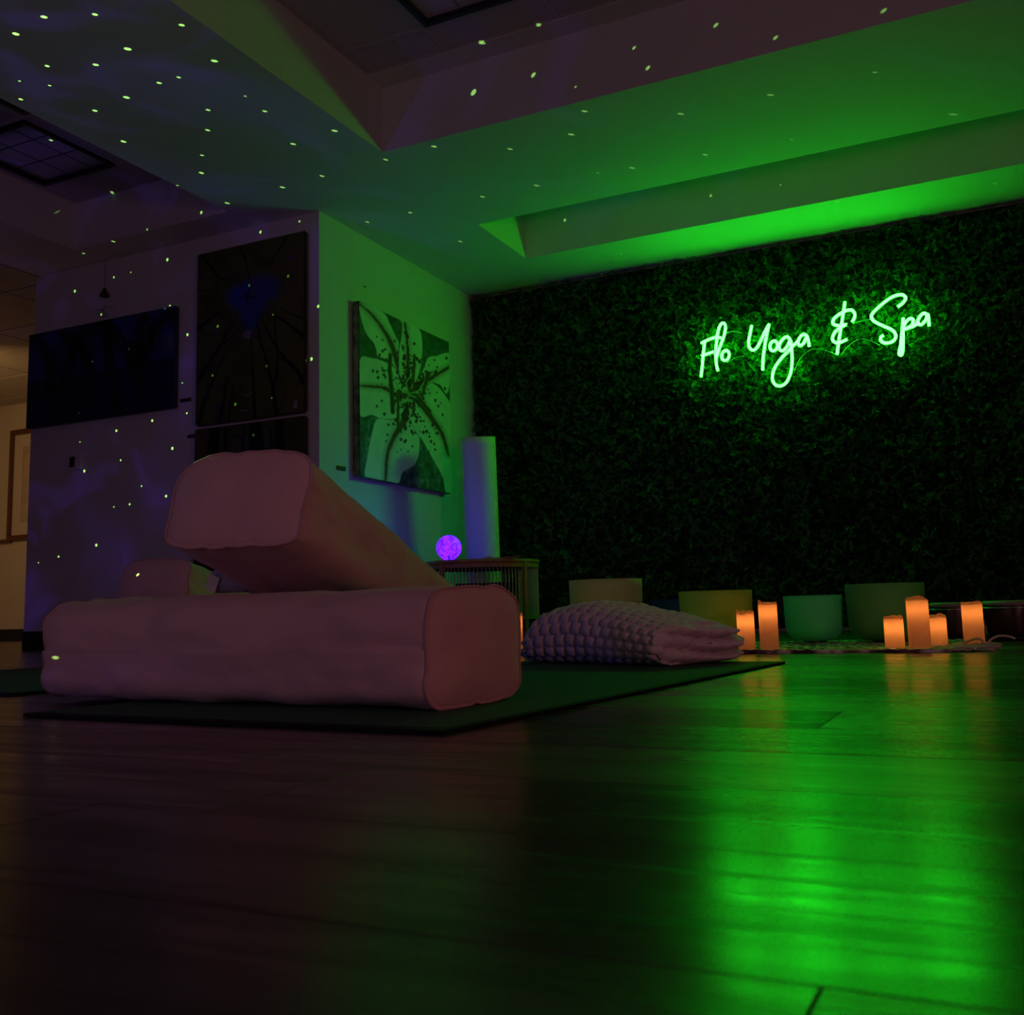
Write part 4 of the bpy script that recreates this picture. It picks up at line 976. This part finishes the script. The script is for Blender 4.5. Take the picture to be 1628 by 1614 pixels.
def canvas(name, label, quad3d, nrm, th, side_m, pquad, fn, nx, ny, rb=.006):
    """quad3d: upper left point, right vector, down vector"""
    o, ux, uy = map(Vector, quad3d); n = Vector(nrm)
    t = empty(name, o+ux*.5+uy*.5, label, 'painting'); b = -(ux*.5+uy*.5)
    bm = bmesh.new(); c = [b, b+ux, b+ux+uy, b+uy]
    vs = [bm.verts.new(p) for p in c]+[bm.verts.new(p+n*th) for p in c]
    for f in ((0, 1, 2, 3), (7, 6, 5, 4), (4, 5, 1, 0), (5, 6, 2, 1), (6, 7, 3, 2), (7, 4, 0, 3)): bm.faces.new([vs[i] for i in f])
    bmesh.ops.recalc_face_normals(bm, faces=bm.faces); bmesh.ops.bevel(bm, geom=bm.edges[:], offset=rb, segments=2, affect='EDGES')
    me = bpy.data.meshes.new('canvas'); bm.to_mesh(me); bm.free(); link('canvas', me, side_m, t)
    i = rb*.6; e1 = ux.normalized()*i; e2 = uy.normalized()*i
    panel(t, 'painted_face', b+e1+e2+n*(th+.0006), ux-e1*2, uy-e2*2, nx, ny, pquad, fn)
    return t
M_side1 = mat('painted_canvas_side', (.16, .17, .13), .7, .7, 22); M_side2 = mat('dark_canvas_side', (.05, .05, .03), .7, .4, 20); M_side3 = mat('blue_canvas_side', (.02, .03, .09), .7)
canvas('lily_painting', 'square canvas painting of a white speckled lily on the green lit wall', ((-3.262, 4.735, 1.960), (0, 1.06, 0), (0, .0, -1.025)), (1, 0, 0), .045, M_side1,
       [(253, 255), (831, 512), (818, 1478), (243, 1362)], lily, 270, 270)
canvas('forest_painting', 'tall canvas painting of bare treetops around a blue heart of sky', ((-4.117, 4.425, 2.290), (.780, 0, 0), (0, 0, -1.030)), (0, -1, 0), .035, M_side2,
       [(88, 195), (832, 50), (832, 1295), (75, 1370)], forest, 170, 225, .012)
canvas('forest_painting', 'lower canvas of dark tree trunks, partly hidden behind the raised bolster', ((-4.117, 4.425, 1.243), (.780, 0, 0), (0, 0, -.90)), (0, -1, 0), .035, M_side2,
       [(75, 1388), (832, 1325), (832, 2500), (60, 2500)], forest_low, 100, 110, .008)
canvas('palm_painting', 'wide dark blue canvas painting of palm fronds over the sea', ((-5.518, 4.425, 2.003), (1.238, 0, 0), (0, 0, -.612)), (0, -1, 0), .035, M_side3,
       [(85, 400), (1530, 118), (1522, 1125), (60, 1330)], palm, 260, 130, .003)
def plaque(label, b):
    o = link('title_plaque', box_me('title_plaque', *b, bev=.0015, seg=1), M_label); tag(o, label, 'plaque')
plaque('small black title plaque on the wall beside the palm painting', (-4.262, -4.180, 4.422, 4.430, 1.424, 1.444))
plaque('small black title plaque on the wall left of the lower tree trunk canvas', (-4.200, -4.128, 4.422, 4.430, 1.205, 1.225))
plaque('small dark title plaque on the green lit wall below left of the lily', (-3.270, -3.262, 4.585, 4.665, .962, .985))
th = empty('thermostat', (-5.10, 4.43, 1.14), 'small white thermostat with dark screen on the wall below the palm painting', 'thermostat')
link('housing', box_me('housing', -.055, .055, -.020, 0, -.045, .05, bev=.004), M_white, th); link('screen', box_me('screen', -.040, .004, -.0225, -.0195, -.028, .038, bev=.001, seg=1), M_black, th)
def ornament():
    t = empty('hanging_ornament', (-4.872, 4.40, 2.17), 'small dark bell ornament hanging on a thread above the palm painting', 'ornament')
    link('thread', tube_me('thread', [(0, 0, .03), (0, 0, .225)], .0012, 5), M_black, t)
    link('bell', lathe_me('bell', [(.0005, .045), (.008, .040), (.014, .020), (.024, .004), (.030, -.012), (.026, -.012), (.018, .004), (.0005, .03)], 24), M_brassd, t)
    link('clapper', tube_me('clapper', [(0, 0, .02), (0, 0, -.018)], .003, 6), M_black, t)
    for s, a0 in ((-1, .3), (1, 1.1), (.4, 2.0)):
        pts = [(s*(.02+.055*math.sin(k*.75+a0)), -.004, -.10-.022*math.cos(k*.9+a0)-.004*k) for k in range(8)]
        link('wire_coil', tube_me('wire_coil', smooth_path(pts, 4), .0011, 5), M_black, t)
    link('thread', tube_me('thread', [(0, 0, -.015), (0, 0, -.12)], .0008, 5), M_black, t)
M_brassd = mat('dark_bronze', (.05, .04, .04), .4, metal=.6)
ornament()
def hook(label, loc, rz):
    t = empty('wall_hook', loc, label, 'hook', rz)
    link('hook_wire', tube_me('hook_wire', smooth_path([(-.012, -.004, .004), (-.005, -.008, -.002), (0, -.008, -.004), (.006, -.007, 0), (.012, -.004, .004)], 4), .0014, 6), M_black, t)
    link('nail', tube_me('nail', [(0, .001, .002), (0, -.010, .004)], .0014, 6), M_black, t)
hook('tiny dark nail hook high on the green lit wall above the lily', (-3.269, 4.87, 2.085), PI/2)
# framed picture in the hall
def framed():
    x0, x1, z0, z1 = -9.09, -8.35, 1.0, 2.14; t = empty('framed_picture', (x0, 7.08, z0), 'framed print with wide pale mount on the warm lit hall wall', 'picture'); w_, h_ = x1-x0, z1-z0
    for b in ((0, w_, h_-.055, h_), (0, w_, 0, .055), (0, .055, .055, h_-.055), (w_-.055, w_, .055, h_-.055)):
        link('frame_rail', box_me('frame_rail', b[0], b[1], -.035, -.003, b[2], b[3], bev=.006, seg=2), M_brass, t)
    link('mount', box_me('mount', .05, w_-.05, -.014, -.005, .05, h_-.05), M_matte, t)
    link('print', box_me('print', .20, w_-.20, -.017, -.0135, .20, h_-.20), mat('print_sheet', (.5, .42, .32), .7, .2, 8), t)
    for b in ((.185, .19, .185, h_-.185), (w_-.19, w_-.185, .185, h_-.185), (.19, w_-.19, .185, .19), (.19, w_-.19, h_-.19, h_-.185)):
        link('mount_line', box_me('mount_line', b[0], b[1], -.0148, -.0138, b[2], b[3]), M_brass, t)
framed()
